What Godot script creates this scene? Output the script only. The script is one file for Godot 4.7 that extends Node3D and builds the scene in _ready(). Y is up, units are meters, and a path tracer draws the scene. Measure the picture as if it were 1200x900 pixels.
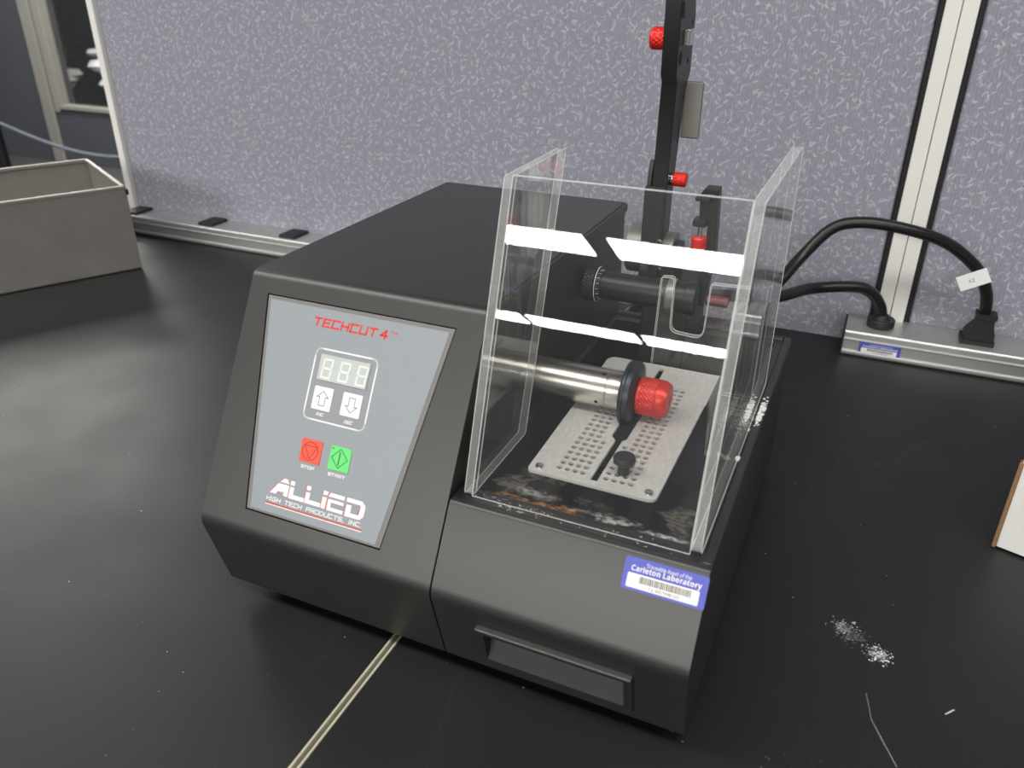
extends Node3D

# ------------------------------------------------------------------ mesh builder
class Sh:
	var v := PackedVector3Array()
	var n := PackedVector3Array()
	var t := PackedVector2Array()
	func uv(p: Vector3, g: Vector3) -> Vector2:
		var a := g.abs()
		if a.y >= a.x and a.y >= a.z:
			return Vector2(p.x, p.z)
		if a.x >= a.z:
			return Vector2(p.z, -p.y)
		return Vector2(p.x, -p.y)
	func tri(a: Vector3, b: Vector3, c: Vector3, na: Vector3, nb: Vector3, nc: Vector3) -> void:
		var g := (b - a).cross(c - a)
		if g.length() < 1e-14:
			return
		var s := na + nb + nc
		if g.dot(s) > 0.0:
			var q := b; b = c; c = q
			q = nb; nb = nc; nc = q
		v.append(a); v.append(b); v.append(c)
		n.append(na); n.append(nb); n.append(nc)
		t.append(uv(a, s)); t.append(uv(b, s)); t.append(uv(c, s))
	func quad(a: Vector3, b: Vector3, c: Vector3, d: Vector3, na: Vector3, nb := Vector3.ZERO, nc := Vector3.ZERO, nd := Vector3.ZERO) -> void:
		if nb == Vector3.ZERO:
			nb = na; nc = na; nd = na
		tri(a, b, c, na, nb, nc)
		tri(a, c, d, na, nc, nd)
	# chamfered box, its edge normals blended so that edges read as rounded
	func box(lo: Vector3, hi: Vector3, bev := 0.0, xf := Transform3D()) -> Sh:
		var c := (lo + hi) / 2.0
		var h := (hi - lo) / 2.0
		bev = minf(bev, 0.49 * minf(h.x, minf(h.y, h.z)) * 2.0)
		var B := xf.basis
		for ax in 3:
			for s in [-1.0, 1.0]:
				var u := (ax + 1) % 3
				var w := (ax + 2) % 3
				var nn := Vector3.ZERO
				nn[ax] = s
				var q := []
				for k in [[-1, -1], [1, -1], [1, 1], [-1, 1]]:
					var p := Vector3.ZERO
					p[ax] = h[ax] * s
					p[u] = (h[u] - bev) * k[0]
					p[w] = (h[w] - bev) * k[1]
					q.append(xf * (c + p))
				quad(q[0], q[1], q[2], q[3], B * nn)
		if bev > 0.0:
			for ax in 3:
				var u := (ax + 1) % 3
				var w := (ax + 2) % 3
				for su in [-1.0, 1.0]:
					for sw in [-1.0, 1.0]:
						var nu := Vector3.ZERO
						nu[u] = su
						var nw := Vector3.ZERO
						nw[w] = sw
						var q := []
						for k in [[-1, 0], [1, 0], [1, 1], [-1, 1]]:
							var p := Vector3.ZERO
							p[ax] = (h[ax] - bev) * k[0]
							p[u] = (h[u] - (0.0 if k[1] == 0 else bev)) * su
							p[w] = (h[w] - (bev if k[1] == 0 else 0.0)) * sw
							q.append(xf * (c + p))
						quad(q[0], q[1], q[2], q[3], B * nu, B * nu, B * nw, B * nw)
			for sx in [-1.0, 1.0]:
				for sy in [-1.0, 1.0]:
					for sz in [-1.0, 1.0]:
						var s := Vector3(sx, sy, sz)
						var i := h - Vector3.ONE * bev
						tri(xf * (c + s * Vector3(h.x, i.y, i.z)), xf * (c + s * Vector3(i.x, h.y, i.z)), xf * (c + s * Vector3(i.x, i.y, h.z)), B * Vector3(sx, 0, 0), B * Vector3(0, sy, 0), B * Vector3(0, 0, sz))
		return self
	# extrudes a polygon of the local xy plane along local z from 0 to depth
	func prism(poly: PackedVector2Array, depth: float, xf := Transform3D(), bev := 0.0, crease := 0.6, caps := true) -> Sh:
		var m := poly.size()
		var area := 0.0
		for i in m:
			area += poly[i].cross(poly[(i + 1) % m])
		if area < 0.0:
			poly = poly.duplicate()
			poly.reverse()
		var en := []
		for i in m:
			var e := (poly[(i + 1) % m] - poly[i]).normalized()
			en.append(Vector2(e.y, -e.x))
		var inner := PackedVector2Array()
		for i in m:
			var a: Vector2 = en[(i + m - 1) % m]
			var b: Vector2 = en[i]
			inner.append(poly[i] - (a + b) * bev / maxf(0.35, 1.0 + a.dot(b)))
		var z0 := bev
		var z1 := depth - bev
		for i in m:
			var j := (i + 1) % m
			var e: Vector2 = en[i]
			var pa: Vector2 = en[(i + m - 1) % m]
			var nb: Vector2 = en[j]
			var na := (e + pa).normalized() if e.dot(pa) > crease else e
			var nj := (e + nb).normalized() if e.dot(nb) > crease else e
			var A := xf.basis * Vector3(na.x, na.y, 0)
			var J := xf.basis * Vector3(nj.x, nj.y, 0)
			var p := poly[i]
			var q := poly[j]
			quad(xf * Vector3(p.x, p.y, z0), xf * Vector3(q.x, q.y, z0), xf * Vector3(q.x, q.y, z1), xf * Vector3(p.x, p.y, z1), A, J, J, A)
			if bev > 0.0 and caps:
				for s in [[z0, 0.0, -1.0], [z1, depth, 1.0]]:
					var C := xf.basis * Vector3(0, 0, s[2])
					quad(xf * Vector3(p.x, p.y, s[0]), xf * Vector3(q.x, q.y, s[0]), xf * Vector3(inner[j].x, inner[j].y, s[1]), xf * Vector3(inner[i].x, inner[i].y, s[1]), A, J, C, C)
		if caps:
			var id := Geometry2D.triangulate_polygon(inner)
			for k in range(0, id.size(), 3):
				for s in [[0.0, -1.0], [depth, 1.0]]:
					var C := xf.basis * Vector3(0, 0, s[1])
					tri(xf * Vector3(inner[id[k]].x, inner[id[k]].y, s[0]), xf * Vector3(inner[id[k + 1]].x, inner[id[k + 1]].y, s[0]), xf * Vector3(inner[id[k + 2]].x, inner[id[k + 2]].y, s[0]), C, C, C)
		return self
	# flat polygon in the local xy plane, facing local +z
	func sheet(poly: PackedVector2Array, z := 0.0, xf := Transform3D()) -> Sh:
		var id := Geometry2D.triangulate_polygon(poly)
		var C := xf.basis * Vector3(0, 0, 1)
		for k in range(0, id.size(), 3):
			tri(xf * Vector3(poly[id[k]].x, poly[id[k]].y, z), xf * Vector3(poly[id[k + 1]].x, poly[id[k + 1]].y, z), xf * Vector3(poly[id[k + 2]].x, poly[id[k + 2]].y, z), C, C, C)
		return self
	# profile of (radius, height) turned round local y; bumps > 0 knurls the rows whose index lies in rows
	func lathe(pr: Array, xf := Transform3D(), seg := 40, crease := 0.75, oval := 1.0) -> Sh:
		var m := pr.size()
		var en := []
		for i in m - 1:
			var e: Vector2 = (pr[i + 1] - pr[i]).normalized()
			en.append(Vector2(e.y, -e.x))
		for i in m - 1:
			var e: Vector2 = en[i]
			var na := e
			var nb := e
			if i > 0 and e.dot(en[i - 1]) > crease:
				na = (e + en[i - 1]).normalized()
			if i < m - 2 and e.dot(en[i + 1]) > crease:
				nb = (e + en[i + 1]).normalized()
			for k in seg:
				var a0 := TAU * k / seg
				var a1 := TAU * (k + 1) / seg
				var r0 := Vector3(cos(a0), 0, sin(a0) * oval)
				var r1 := Vector3(cos(a1), 0, sin(a1) * oval)
				var up := Vector3.UP
				var p: Vector2 = pr[i]
				var q: Vector2 = pr[i + 1]
				quad(xf * (r0 * p.x + up * p.y), xf * (r1 * p.x + up * p.y), xf * (r1 * q.x + up * q.y), xf * (r0 * q.x + up * q.y),
					xf.basis * (r0 * na.x + up * na.y), xf.basis * (r1 * na.x + up * na.y), xf.basis * (r1 * nb.x + up * nb.y), xf.basis * (r0 * nb.x + up * nb.y))
		return self
	# diamond knurl round local y between two heights
	func knurl(r: float, y0: float, y1: float, xf := Transform3D(), seg := 44, rows := 12, deep := 0.035) -> Sh:
		var pts := []
		for j in rows + 1:
			var row := []
			for k in seg:
				var a := TAU * (k + 0.5 * (j % 2)) / seg
				var rr := r * (1.0 - deep * (0.5 if j % 2 == 1 else 1.0 if (k + int(j / 2.0)) % 2 == 0 else -0.2))
				row.append(Vector3(cos(a) * rr, lerpf(y0, y1, float(j) / rows), sin(a) * rr))
			pts.append(row)
		for j in rows:
			for k in seg:
				var k1 := (k + 1) % seg
				var off := 0 if j % 2 == 0 else 1
				var a: Vector3 = pts[j][k]
				var b: Vector3 = pts[j][k1]
				var c: Vector3 = pts[j + 1][(k + off) % seg]
				var c2: Vector3 = pts[j + 1][(k + off + seg - 1) % seg]
				for q in [[a, b, c], [a, c, c2]]:
					var o: Vector3 = (q[0] + q[1] + q[2]) * Vector3(1, 0, 1)
					var g: Vector3 = (q[1] - q[0]).cross(q[2] - q[0]).normalized()
					if g.dot(o) < 0:
						g = -g
					g = xf.basis * g
					tri(xf * q[0], xf * q[1], xf * q[2], g, g, g)
		return self
	func tube(pts: Array, r: float, seg := 14, flat := 1.0) -> Sh:
		var m := pts.size()
		var up := Vector3.UP
		var rings := []
		for i in m:
			var d: Vector3 = (pts[mini(i + 1, m - 1)] - pts[maxi(i - 1, 0)]).normalized()
			if absf(d.dot(up)) > 0.95:
				up = Vector3.RIGHT
			var s := d.cross(up).normalized()
			up = s.cross(d).normalized()
			var ring := []
			for k in seg:
				var a := TAU * k / seg
				ring.append(s * cos(a) + up * sin(a) * flat)
			rings.append(ring)
		for i in m - 1:
			for k in seg:
				var k1 := (k + 1) % seg
				quad(pts[i] + rings[i][k] * r, pts[i] + rings[i][k1] * r, pts[i + 1] + rings[i + 1][k1] * r, pts[i + 1] + rings[i + 1][k] * r, rings[i][k], rings[i][k1], rings[i + 1][k1], rings[i + 1][k])
		for e in [0, m - 1]:
			var d: Vector3 = (pts[1] - pts[0]).normalized() * -1.0 if e == 0 else (pts[m - 1] - pts[m - 2]).normalized()
			for k in seg:
				tri(pts[e], pts[e] + rings[e][k] * r, pts[e] + rings[e][(k + 1) % seg] * r, d, d, d)
		return self
	func mesh() -> ArrayMesh:
		var a := []
		a.resize(Mesh.ARRAY_MAX)
		a[Mesh.ARRAY_VERTEX] = v
		a[Mesh.ARRAY_NORMAL] = n
		a[Mesh.ARRAY_TEX_UV] = t
		var m := ArrayMesh.new()
		m.add_surface_from_arrays(Mesh.PRIMITIVE_TRIANGLES, a)
		return m

# ------------------------------------------------------------------ scene helpers
var M := {}
var rng := RandomNumberGenerator.new()

func thing(called: String, label: String, category: String, at := Vector3.ZERO, group := "") -> Node3D:
	var o := Node3D.new()
	o.name = called
	o.position = at
	add_child(o, true)
	o.set_meta("label", label)
	o.set_meta("category", category)
	if group:
		o.set_meta("group", group)
	return o

# a part whose mesh is given in world places: its node undoes the place of its thing
func part(called: String, sh, mat: Material, parent: Node3D, label := "") -> MeshInstance3D:
	var o := MeshInstance3D.new()
	o.name = called
	o.mesh = sh.mesh() if sh is Sh else sh
	o.material_override = mat
	if parent.get_parent() == self and not parent is MeshInstance3D:
		o.position = -parent.position
	parent.add_child(o, true)
	if label:
		o.set_meta("label", label)
	return o

# a part whose mesh is given in its parent's own axes
func local_part(called: String, sh, mat: Material, parent: Node3D, label := "") -> MeshInstance3D:
	var o := MeshInstance3D.new()
	o.name = called
	o.mesh = sh.mesh() if sh is Sh else sh
	o.material_override = mat
	parent.add_child(o, true)
	if label:
		o.set_meta("label", label)
	return o

func single(called: String, sh: Sh, mat: Material, label: String, category: String, group := "") -> MeshInstance3D:
	var o := MeshInstance3D.new()
	o.name = called
	o.mesh = sh.mesh()
	o.material_override = mat
	add_child(o, true)
	o.set_meta("label", label)
	o.set_meta("category", category)
	if group:
		o.set_meta("group", group)
	return o

func struct(called: String, sh: Sh, mat: Material) -> MeshInstance3D:
	var o := MeshInstance3D.new()
	o.name = called
	o.mesh = sh.mesh()
	o.material_override = mat
	add_child(o, true)
	o.set_meta("kind", "structure")
	return o

func frame(x: Vector3, y: Vector3, z: Vector3, o: Vector3) -> Transform3D:
	return Transform3D(Basis(x, y, z), o)

# turns local y to point along +x
func along_x(o: Vector3) -> Transform3D:
	return frame(Vector3(0, -1, 0), Vector3(1, 0, 0), Vector3(0, 0, 1), o)

func along_y(o: Vector3) -> Transform3D:
	return frame(Vector3(1, 0, 0), Vector3(0, 1, 0), Vector3(0, 0, 1), o)

func along_z(o: Vector3) -> Transform3D:
	return frame(Vector3(1, 0, 0), Vector3(0, 0, 1), Vector3(0, -1, 0), o)

func V2(list: Array) -> PackedVector2Array:
	var p := PackedVector2Array()
	for i in range(0, list.size(), 2):
		p.append(Vector2(list[i], list[i + 1]))
	return p

# rounds the corners of a polygon: radii per corner
func rounded(p: PackedVector2Array, r, seg := 5) -> PackedVector2Array:
	var out := PackedVector2Array()
	var m := p.size()
	for i in m:
		var rad: float = r[i] if r is Array else r
		var a := (p[(i + m - 1) % m] - p[i])
		var b := (p[(i + 1) % m] - p[i])
		if rad <= 0.0:
			out.append(p[i])
			continue
		var ang := absf(a.angle_to(b))
		var cut := minf(rad / tan(ang / 2.0), 0.49 * minf(a.length(), b.length()))
		var s := p[i] + a.normalized() * cut
		var e := p[i] + b.normalized() * cut
		for k in seg + 1:
			var u := float(k) / seg
			out.append(s.lerp(p[i], u).lerp(p[i].lerp(e, u), u))
	return out

func rrect(x0: float, y0: float, x1: float, y1: float, r: float) -> PackedVector2Array:
	return rounded(V2([x0, y0, x1, y0, x1, y1, x0, y1]), r)

func smooth_path(pts: Array, steps := 8) -> Array:
	var out := []
	for i in pts.size() - 1:
		var p0: Vector3 = pts[maxi(i - 1, 0)]
		var p3: Vector3 = pts[mini(i + 2, pts.size() - 1)]
		for k in steps:
			out.append(pts[i].cubic_interpolate(pts[i + 1], p0, p3, float(k) / steps))
	out.append(pts[-1])
	return out

# closed outline as a ring of given stroke width
func ring(sh: Sh, p: PackedVector2Array, w: float, h: float, xf: Transform3D, closed := true) -> void:
	var m := p.size()
	for i in (m if closed else m - 1):
		var a := p[i]
		var b := p[(i + 1) % m]
		var d := (b - a).normalized() * w / 2.0
		var q := Vector2(-d.y, d.x)
		sh.prism(PackedVector2Array([a - d + q, b + d + q, b + d - q, a - d - q]), h, xf)

# ------------------------------------------------------------------ lettering
const GLYPH := {
	"T": ["0,1 1,1", ".5,1 .5,0"], "E": ["1,1 0,1 0,0 1,0", "0,.5 .85,.5"], "C": ["1,1 0,1 0,0 1,0"], "H": ["0,0 0,1", "1,0 1,1", "0,.5 1,.5"],
	"U": ["0,1 0,0 1,0 1,1"], "4": [".72,0 .72,1 0,.32 1.1,.32"], "I": ["0,0 0,1"], "G": ["1,1 0,1 0,0 1,0 1,.5 .5,.5"], "P": ["0,0 0,1 1,1 1,.45 0,.45"],
	"R": ["0,0 0,1 1,1 1,.45 0,.45", ".5,.45 1,0"], "O": ["0,0 0,1 1,1 1,0 0,0"], "D": ["0,0 0,1 .7,1 1,.75 1,.25 .7,0 0,0"], "S": ["1,1 0,1 0,.5 1,.5 1,0 0,0"],
	"N": ["0,0 0,1 1,0 1,1"], "A": ["0,0 0,.65 .35,1 1,1 1,0", "0,.4 1,.4"], "M": ["0,0 0,1 .5,.45 1,1 1,0"], ",": [".3,.08 .1,-.2"], ".": [".1,0 .2,0"],
}

# square stroke lettering laid in the xy plane of xf: x0..x1 wide, from y0 up
func letters(text: String, x0: float, x1: float, y0: float, high: float, stroke: float, slant: float, xf: Transform3D, lift := 0.00008) -> Sh:
	var sh := Sh.new()
	var units := 0.0
	for c in text:
		units += _width(c) + 0.42
	units -= 0.42
	var k := (x1 - x0) / units
	var x := 0.0
	for c in text:
		if c != " ":
			var w := _width(c)
			for line in GLYPH[c]:
				var p := PackedVector2Array()
				for pair in line.split(" "):
					var f: PackedFloat64Array = pair.split_floats(",")
					p.append(Vector2(x0 + (x + f[0] * w) * k + f[1] * high * slant, y0 + f[1] * high))
				ring(sh, p, stroke, lift, xf, false)
		x += _width(c) + 0.42
	return sh

func _width(c: String) -> float:
	return 0.08 if c == "I" else 0.35 if c in ",." else 0.7 if c == " " else 1.0

func type_font(bold: bool) -> Font:
	var f := SystemFont.new()
	f.font_names = PackedStringArray(["Droid Sans"])
	f.font_weight = 700 if bold else 400
	return f

# TextMesh fitted to a box in the xy plane of xf (x0..x1, y0 up)
func type_on(called: String, text: String, x0: float, x1: float, y: float, high: float, bold: bool, mat: Material, xf: Transform3D, parent: Node3D) -> void:
	var tm := TextMesh.new()
	tm.text = text
	tm.font = type_font(bold)
	tm.font_size = 48
	tm.pixel_size = 0.01
	tm.depth = 0.02
	tm.curve_step = 1.5
	var box := tm.get_aabb()
	var sx := (x1 - x0) / box.size.x
	var sy := high / box.size.y
	var o := MeshInstance3D.new()
	o.name = called
	o.mesh = tm
	o.material_override = mat
	o.transform = xf * Transform3D(Basis(Vector3(sx, 0, 0), Vector3(0, sy, 0), Vector3(0, 0, 0.004)), Vector3(x0 - box.position.x * sx, y - box.position.y * sy, 0.00006))
	parent.add_child(o, true)

# ------------------------------------------------------------------ materials
func mat(c: Color, rough := 0.5, metal := 0.0, spec := 0.5) -> StandardMaterial3D:
	var m := StandardMaterial3D.new()
	m.albedo_color = c
	m.roughness = rough
	m.metallic = metal
	m.metallic_specular = spec
	return m

func grain(size: int, frequency: float, sd: int, octaves := 3) -> NoiseTexture2D:
	var f := FastNoiseLite.new()
	f.seed = sd
	f.frequency = frequency
	f.fractal_octaves = octaves
	var t := NoiseTexture2D.new()
	t.width = size
	t.height = size
	t.seamless = true
	t.noise = f
	return t

func ramp(t: NoiseTexture2D, a: Color, b: Color) -> NoiseTexture2D:
	var g := Gradient.new()
	g.set_color(0, a)
	g.set_color(1, b)
	t.color_ramp = g
	return t

func triplanar(m: StandardMaterial3D, per_metre: float) -> StandardMaterial3D:
	m.uv1_triplanar = true
	m.uv1_scale = Vector3.ONE * per_metre
	return m

func stroke_on(im: Image, x: float, y: float, ang: float, length: float, bend: float, w: int, c: Color) -> void:
	var n := int(length)
	var W := im.get_width()
	var H := im.get_height()
	for i in n:
		for a in w:
			var px := posmod(int(x), W)
			var py := posmod(int(y) + a, H)
			im.set_pixel(px, py, im.get_pixel(px, py).lerp(c, c.a))
			px = posmod(int(x) + a, W)
			im.set_pixel(px, posmod(int(y), H), im.get_pixel(px, posmod(int(y), H)).lerp(c, c.a))
		x += cos(ang)
		y += sin(ang)
		ang += bend / n

func fabric_image() -> Image:
	var im := Image.create(1024, 1024, false, Image.FORMAT_RGB8)
	im.fill(Color(0.575, 0.577, 0.625))
	for x in range(0, 1024, 8):
		im.fill_rect(Rect2i(x, 0, 3, 1024), Color(0.54, 0.541, 0.592))
	for i in 30000:
		var d := rng.randf_range(-0.04, 0.04)
		im.fill_rect(Rect2i(rng.randi_range(0, 1020), rng.randi_range(0, 1014), 2, 8), Color(0.57 + d, 0.571 + d, 0.625 + d))
	for i in 3600:
		var c := Color(0.78, 0.78, 0.8, rng.randf_range(0.18, 0.45))
		if rng.randf() < 0.04:
			c = Color(0.78, 0.77, 0.71, c.a)
		stroke_on(im, (i % 60 + rng.randf_range(-0.1, 1.1)) * 17.07, (int(i / 60.0) + rng.randf_range(-0.1, 1.1)) * 17.07, rng.randf() * TAU, rng.randf_range(8, 17), rng.randf_range(-1.5, 1.5), 4, c)
	return im

func bench_image(marks: bool) -> Image:
	var N := 2048
	var im := Image.create(N, N, false, Image.FORMAT_RGB8)
	im.fill(Color(0.105, 0.108, 0.114))
	for i in 2600:
		var d := rng.randf_range(-0.012, 0.012)
		im.fill_rect(Rect2i(rng.randi_range(0, N), rng.randi_range(0, N), rng.randi_range(2, 6), rng.randi_range(2, 6)), Color(0.105 + d, 0.108 + d, 0.114 + d))
	for i in 700:
		var b := rng.randf_range(0.17, 0.4) if rng.randf() < 0.93 else 0.75
		var s := rng.randi_range(1, 2) if b < 0.5 else rng.randi_range(2, 3)
		im.fill_rect(Rect2i(rng.randi_range(4, N - 6), rng.randi_range(4, N - 6), s, rng.randi_range(1, 3)), Color(b, b, b * 0.98))
	for i in 46:
		stroke_on(im, rng.randf() * N, rng.randf() * N, rng.randf_range(0.9, 1.4), rng.randf_range(40, 260), rng.randf_range(-0.3, 0.3), 1, Color(0.3, 0.3, 0.31, 0.25))
	if marks:
		# the texture spans 0.6 m from x 0.115, z -0.5: dust smudges, a curled scratch, a drawn corner line
		var S := N / 0.6
		for q in [[0.359, -0.144, 0.012, 420, 0.75], [0.379, -0.13, 0.011, 520, 0.95], [0.366, -0.139, 0.013, 160, 0.4], [0.34, -0.02, 0.03, 120, 0.35]]:
			for i in q[3]:
				var a := rng.randf() * TAU
				var r: float = q[2] * rng.randf() * rng.randf()
				var b := rng.randf_range(0.25, q[4])
				var s := rng.randi_range(1, 4)
				im.fill_rect(Rect2i(int((q[0] - 0.115 + cos(a) * r) * S), int((q[1] + 0.5 + sin(a) * r) * S), s, s), Color(b, b, b))
		for q in [[0.3744, -0.0959, 1.38, 62, 0.5, 2], [0.3779, -0.0779, 1.1, 99, 0.62, 2], [0.3785, -0.0765, 1.13, 60, 0.4, 1], [0.4144, -0.0987, -0.87, 22, 0.85, 4]]:
			stroke_on(im, (q[0] - 0.115) * S, (q[1] + 0.5) * S, q[2], q[3], 0.0, q[5], Color(q[4], q[4], q[4], 0.7))
		for q in [[0.3336, -0.3684, 0.473, 182], [0.381, -0.3441, -1.34, 133], [0.3899, -0.3822, -0.947, 123]]:
			for k in 7:
				stroke_on(im, (q[0] - 0.115) * S + k * 1.3 - 4, (q[1] + 0.5) * S + k - 3, q[2] + rng.randf_range(-0.02, 0.02), q[3], 0.0, 2, Color(0.3, 0.3, 0.3, 0.1))
	return im

# colour painted on the tray front: brown and pale patches with ragged outlines on near-black plastic
func patch_image() -> Image:
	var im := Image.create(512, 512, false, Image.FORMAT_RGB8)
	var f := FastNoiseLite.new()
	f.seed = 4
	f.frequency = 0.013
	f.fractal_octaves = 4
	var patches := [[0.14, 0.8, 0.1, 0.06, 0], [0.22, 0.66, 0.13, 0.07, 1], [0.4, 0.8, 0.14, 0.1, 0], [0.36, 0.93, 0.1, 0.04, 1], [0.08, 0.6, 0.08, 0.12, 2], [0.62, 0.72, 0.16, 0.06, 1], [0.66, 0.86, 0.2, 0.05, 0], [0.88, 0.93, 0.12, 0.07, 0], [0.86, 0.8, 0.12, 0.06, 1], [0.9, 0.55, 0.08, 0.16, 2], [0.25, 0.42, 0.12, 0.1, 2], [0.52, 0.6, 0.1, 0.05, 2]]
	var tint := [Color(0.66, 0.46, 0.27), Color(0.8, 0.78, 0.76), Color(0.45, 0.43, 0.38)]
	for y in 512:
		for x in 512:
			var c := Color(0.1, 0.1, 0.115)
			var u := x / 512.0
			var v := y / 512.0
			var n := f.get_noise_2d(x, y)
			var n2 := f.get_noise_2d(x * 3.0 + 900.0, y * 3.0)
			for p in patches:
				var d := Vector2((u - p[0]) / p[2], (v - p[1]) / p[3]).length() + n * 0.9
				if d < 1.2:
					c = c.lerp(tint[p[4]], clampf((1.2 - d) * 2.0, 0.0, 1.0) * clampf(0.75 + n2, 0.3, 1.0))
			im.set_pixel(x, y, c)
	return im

func brushed(base: float, sd: int, tint := Color(1, 1, 1)) -> ImageTexture:
	var im := Image.create(512, 512, false, Image.FORMAT_RGB8)
	im.fill(Color(base, base, base) * tint)
	rng.seed = sd
	for i in 5200:
		var d := base + rng.randf_range(-0.06, 0.06)
		im.fill_rect(Rect2i(rng.randi_range(-40, 510), rng.randi_range(0, 511), rng.randi_range(30, 160), 1), Color(d, d, d) * tint)
	return ImageTexture.create_from_image(im)

func materials() -> void:
	rng.seed = 11
	M.fabric = triplanar(mat(Color.WHITE, 0.95, 0.0, 0.2), 2.4)
	M.fabric.albedo_texture = ImageTexture.create_from_image(fabric_image())
	M.bench_right = mat(Color.WHITE, 0.52, 0.0, 0.5)
	M.bench_right.albedo_texture = ImageTexture.create_from_image(bench_image(true))
	M.bench_right.uv1_scale = Vector3(1.0 / 0.6, 1.0 / 0.6, 1)
	M.bench_right.uv1_offset = Vector3(-0.115 / 0.6, 0.5 / 0.6, 0)
	M.bench_left = mat(Color.WHITE, 0.52, 0.0, 0.5)
	M.bench_left.albedo_texture = ImageTexture.create_from_image(bench_image(false))
	M.bench_left.uv1_scale = Vector3(1.0 / 0.6, 1.0 / 0.6, 1)
	for k in ["bench_right", "bench_left"]:
		M[k].roughness_texture = ramp(grain(512, 0.012, 5, 4), Color(0.86, 0.86, 0.86), Color(1, 1, 1))
		M[k].roughness_texture_channel = BaseMaterial3D.TEXTURE_CHANNEL_RED
	M.band = mat(Color(0.7, 0.685, 0.61), 0.5)
	M.plastic = triplanar(mat(Color(0.135, 0.134, 0.132), 0.42, 0.0, 0.68), 3.0)
	M.plastic.albedo_texture = ramp(grain(256, 0.05, 8), Color(0.93, 0.93, 0.93), Color(1, 1, 1))
	M.plastic_smooth = mat(Color(0.13, 0.13, 0.135), 0.32)
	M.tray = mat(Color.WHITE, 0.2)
	M.tray.albedo_texture = ImageTexture.create_from_image(patch_image())
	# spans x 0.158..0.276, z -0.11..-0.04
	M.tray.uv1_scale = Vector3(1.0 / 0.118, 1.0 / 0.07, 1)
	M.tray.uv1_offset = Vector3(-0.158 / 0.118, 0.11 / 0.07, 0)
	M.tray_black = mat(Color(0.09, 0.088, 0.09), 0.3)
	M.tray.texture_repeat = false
	M.hole_shade = mat(Color(0.03, 0.03, 0.03), 0.8)  # near-black colour standing in for the shade inside holes
	M.bezel = mat(Color(0.46, 0.455, 0.45), 0.55)
	M.panel = mat(Color(0.55, 0.575, 0.6), 0.5)
	M.panel_ink = mat(Color(0.545, 0.555, 0.575), 0.5)
	M.white_ink = mat(Color(0.9, 0.9, 0.9), 0.5)
	M.red_ink = mat(Color(0.86, 0.2, 0.17), 0.5)
	M.red_line = mat(Color(0.72, 0.3, 0.28), 0.5)
	M.grey_ink = mat(Color(0.45, 0.45, 0.44), 0.5)
	M.lcd = mat(Color(0.72, 0.745, 0.735), 0.35)
	M.lcd_seg = mat(Color(0.87, 0.89, 0.88), 0.35)
	M.key_red = mat(Color(0.9, 0.33, 0.25), 0.5)
	M.key_red_ink = mat(Color(0.6, 0.16, 0.11), 0.5)
	M.key_green = mat(Color(0.4, 0.83, 0.46), 0.5)
	M.key_green_ink = mat(Color(0.12, 0.36, 0.16), 0.5)
	M.steel = mat(Color(0.86, 0.85, 0.82), 0.3, 1.0)
	M.steel.albedo_texture = brushed(0.95, 3)
	M.steel.uv1_scale = Vector3(4, 40, 1)
	M.plate = mat(Color(0.84, 0.835, 0.82), 0.42, 0.25)
	M.plate.albedo_texture = ramp(grain(256, 0.03, 21, 4), Color(0.9, 0.9, 0.9), Color(1, 1, 1))
	M.plate.uv1_scale = Vector3(6, 6, 1)
	M.screw = mat(Color(0.85, 0.85, 0.84), 0.25, 1.0)
	M.flange = mat(Color(0.24, 0.26, 0.3), 0.4, 0.7)
	M.dark_metal = mat(Color(0.19, 0.19, 0.195), 0.42, 0.3)
	M.anodised = mat(Color(0.155, 0.155, 0.16), 0.4, 0.2)
	M.hub_metal = mat(Color(0.5, 0.5, 0.49), 0.4, 0.5)
	M.knob_red = mat(Color(0.85, 0.16, 0.13), 0.38, 0.25)
	M.knob_worn = mat(Color(0.8, 0.22, 0.19), 0.36, 0.3)
	M.acrylic = mat(Color(0.9, 0.93, 0.92, 0.01), 0.0)
	M.acrylic.transparency = BaseMaterial3D.TRANSPARENCY_ALPHA
	M.acrylic.cull_mode = BaseMaterial3D.CULL_DISABLED
	M.acrylic_edge = mat(Color(0.93, 0.94, 0.93, 0.2), 0.35)
	M.acrylic_edge.transparency = BaseMaterial3D.TRANSPARENCY_ALPHA
	M.acrylic_glint = mat(Color(0.96, 0.97, 0.96, 0.6), 0.4)  # whitish colour imitates highlights refracted along the edges
	M.acrylic_glint.transparency = BaseMaterial3D.TRANSPARENCY_ALPHA
	M.sticker = mat(Color(0.32, 0.35, 0.72), 0.45)
	M.paper = mat(Color(0.93, 0.93, 0.93), 0.6)
	M.bar_ink = mat(Color(0.32, 0.28, 0.22), 0.6)
	M.white_paint = mat(Color(0.89, 0.885, 0.87), 0.45)
	M.gasket = mat(Color(0.07, 0.08, 0.09), 0.7)
	M.aluminium = mat(Color(0.8, 0.8, 0.8), 0.42, 0.75)
	M.aluminium.albedo_texture = brushed(0.95, 6)
	M.aluminium.uv1_scale = Vector3(2, 30, 1)
	M.rubber = mat(Color(0.12, 0.12, 0.125), 0.55)
	M.cord = mat(Color(0.085, 0.085, 0.09), 0.35)
	M.box_steel = mat(Color(0.62, 0.61, 0.59), 0.42, 0.55)
	M.box_steel.albedo_texture = ramp(grain(512, 0.012, 33, 5), Color(0.94, 0.94, 0.93), Color(1, 1, 1))
	M.box_steel.uv1_scale = Vector3(3, 3, 1)
	M.card_white = mat(Color(0.9, 0.9, 0.89), 0.7)
	M.card_brown = triplanar(mat(Color(0.62, 0.49, 0.34), 0.85), 40.0)
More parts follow.
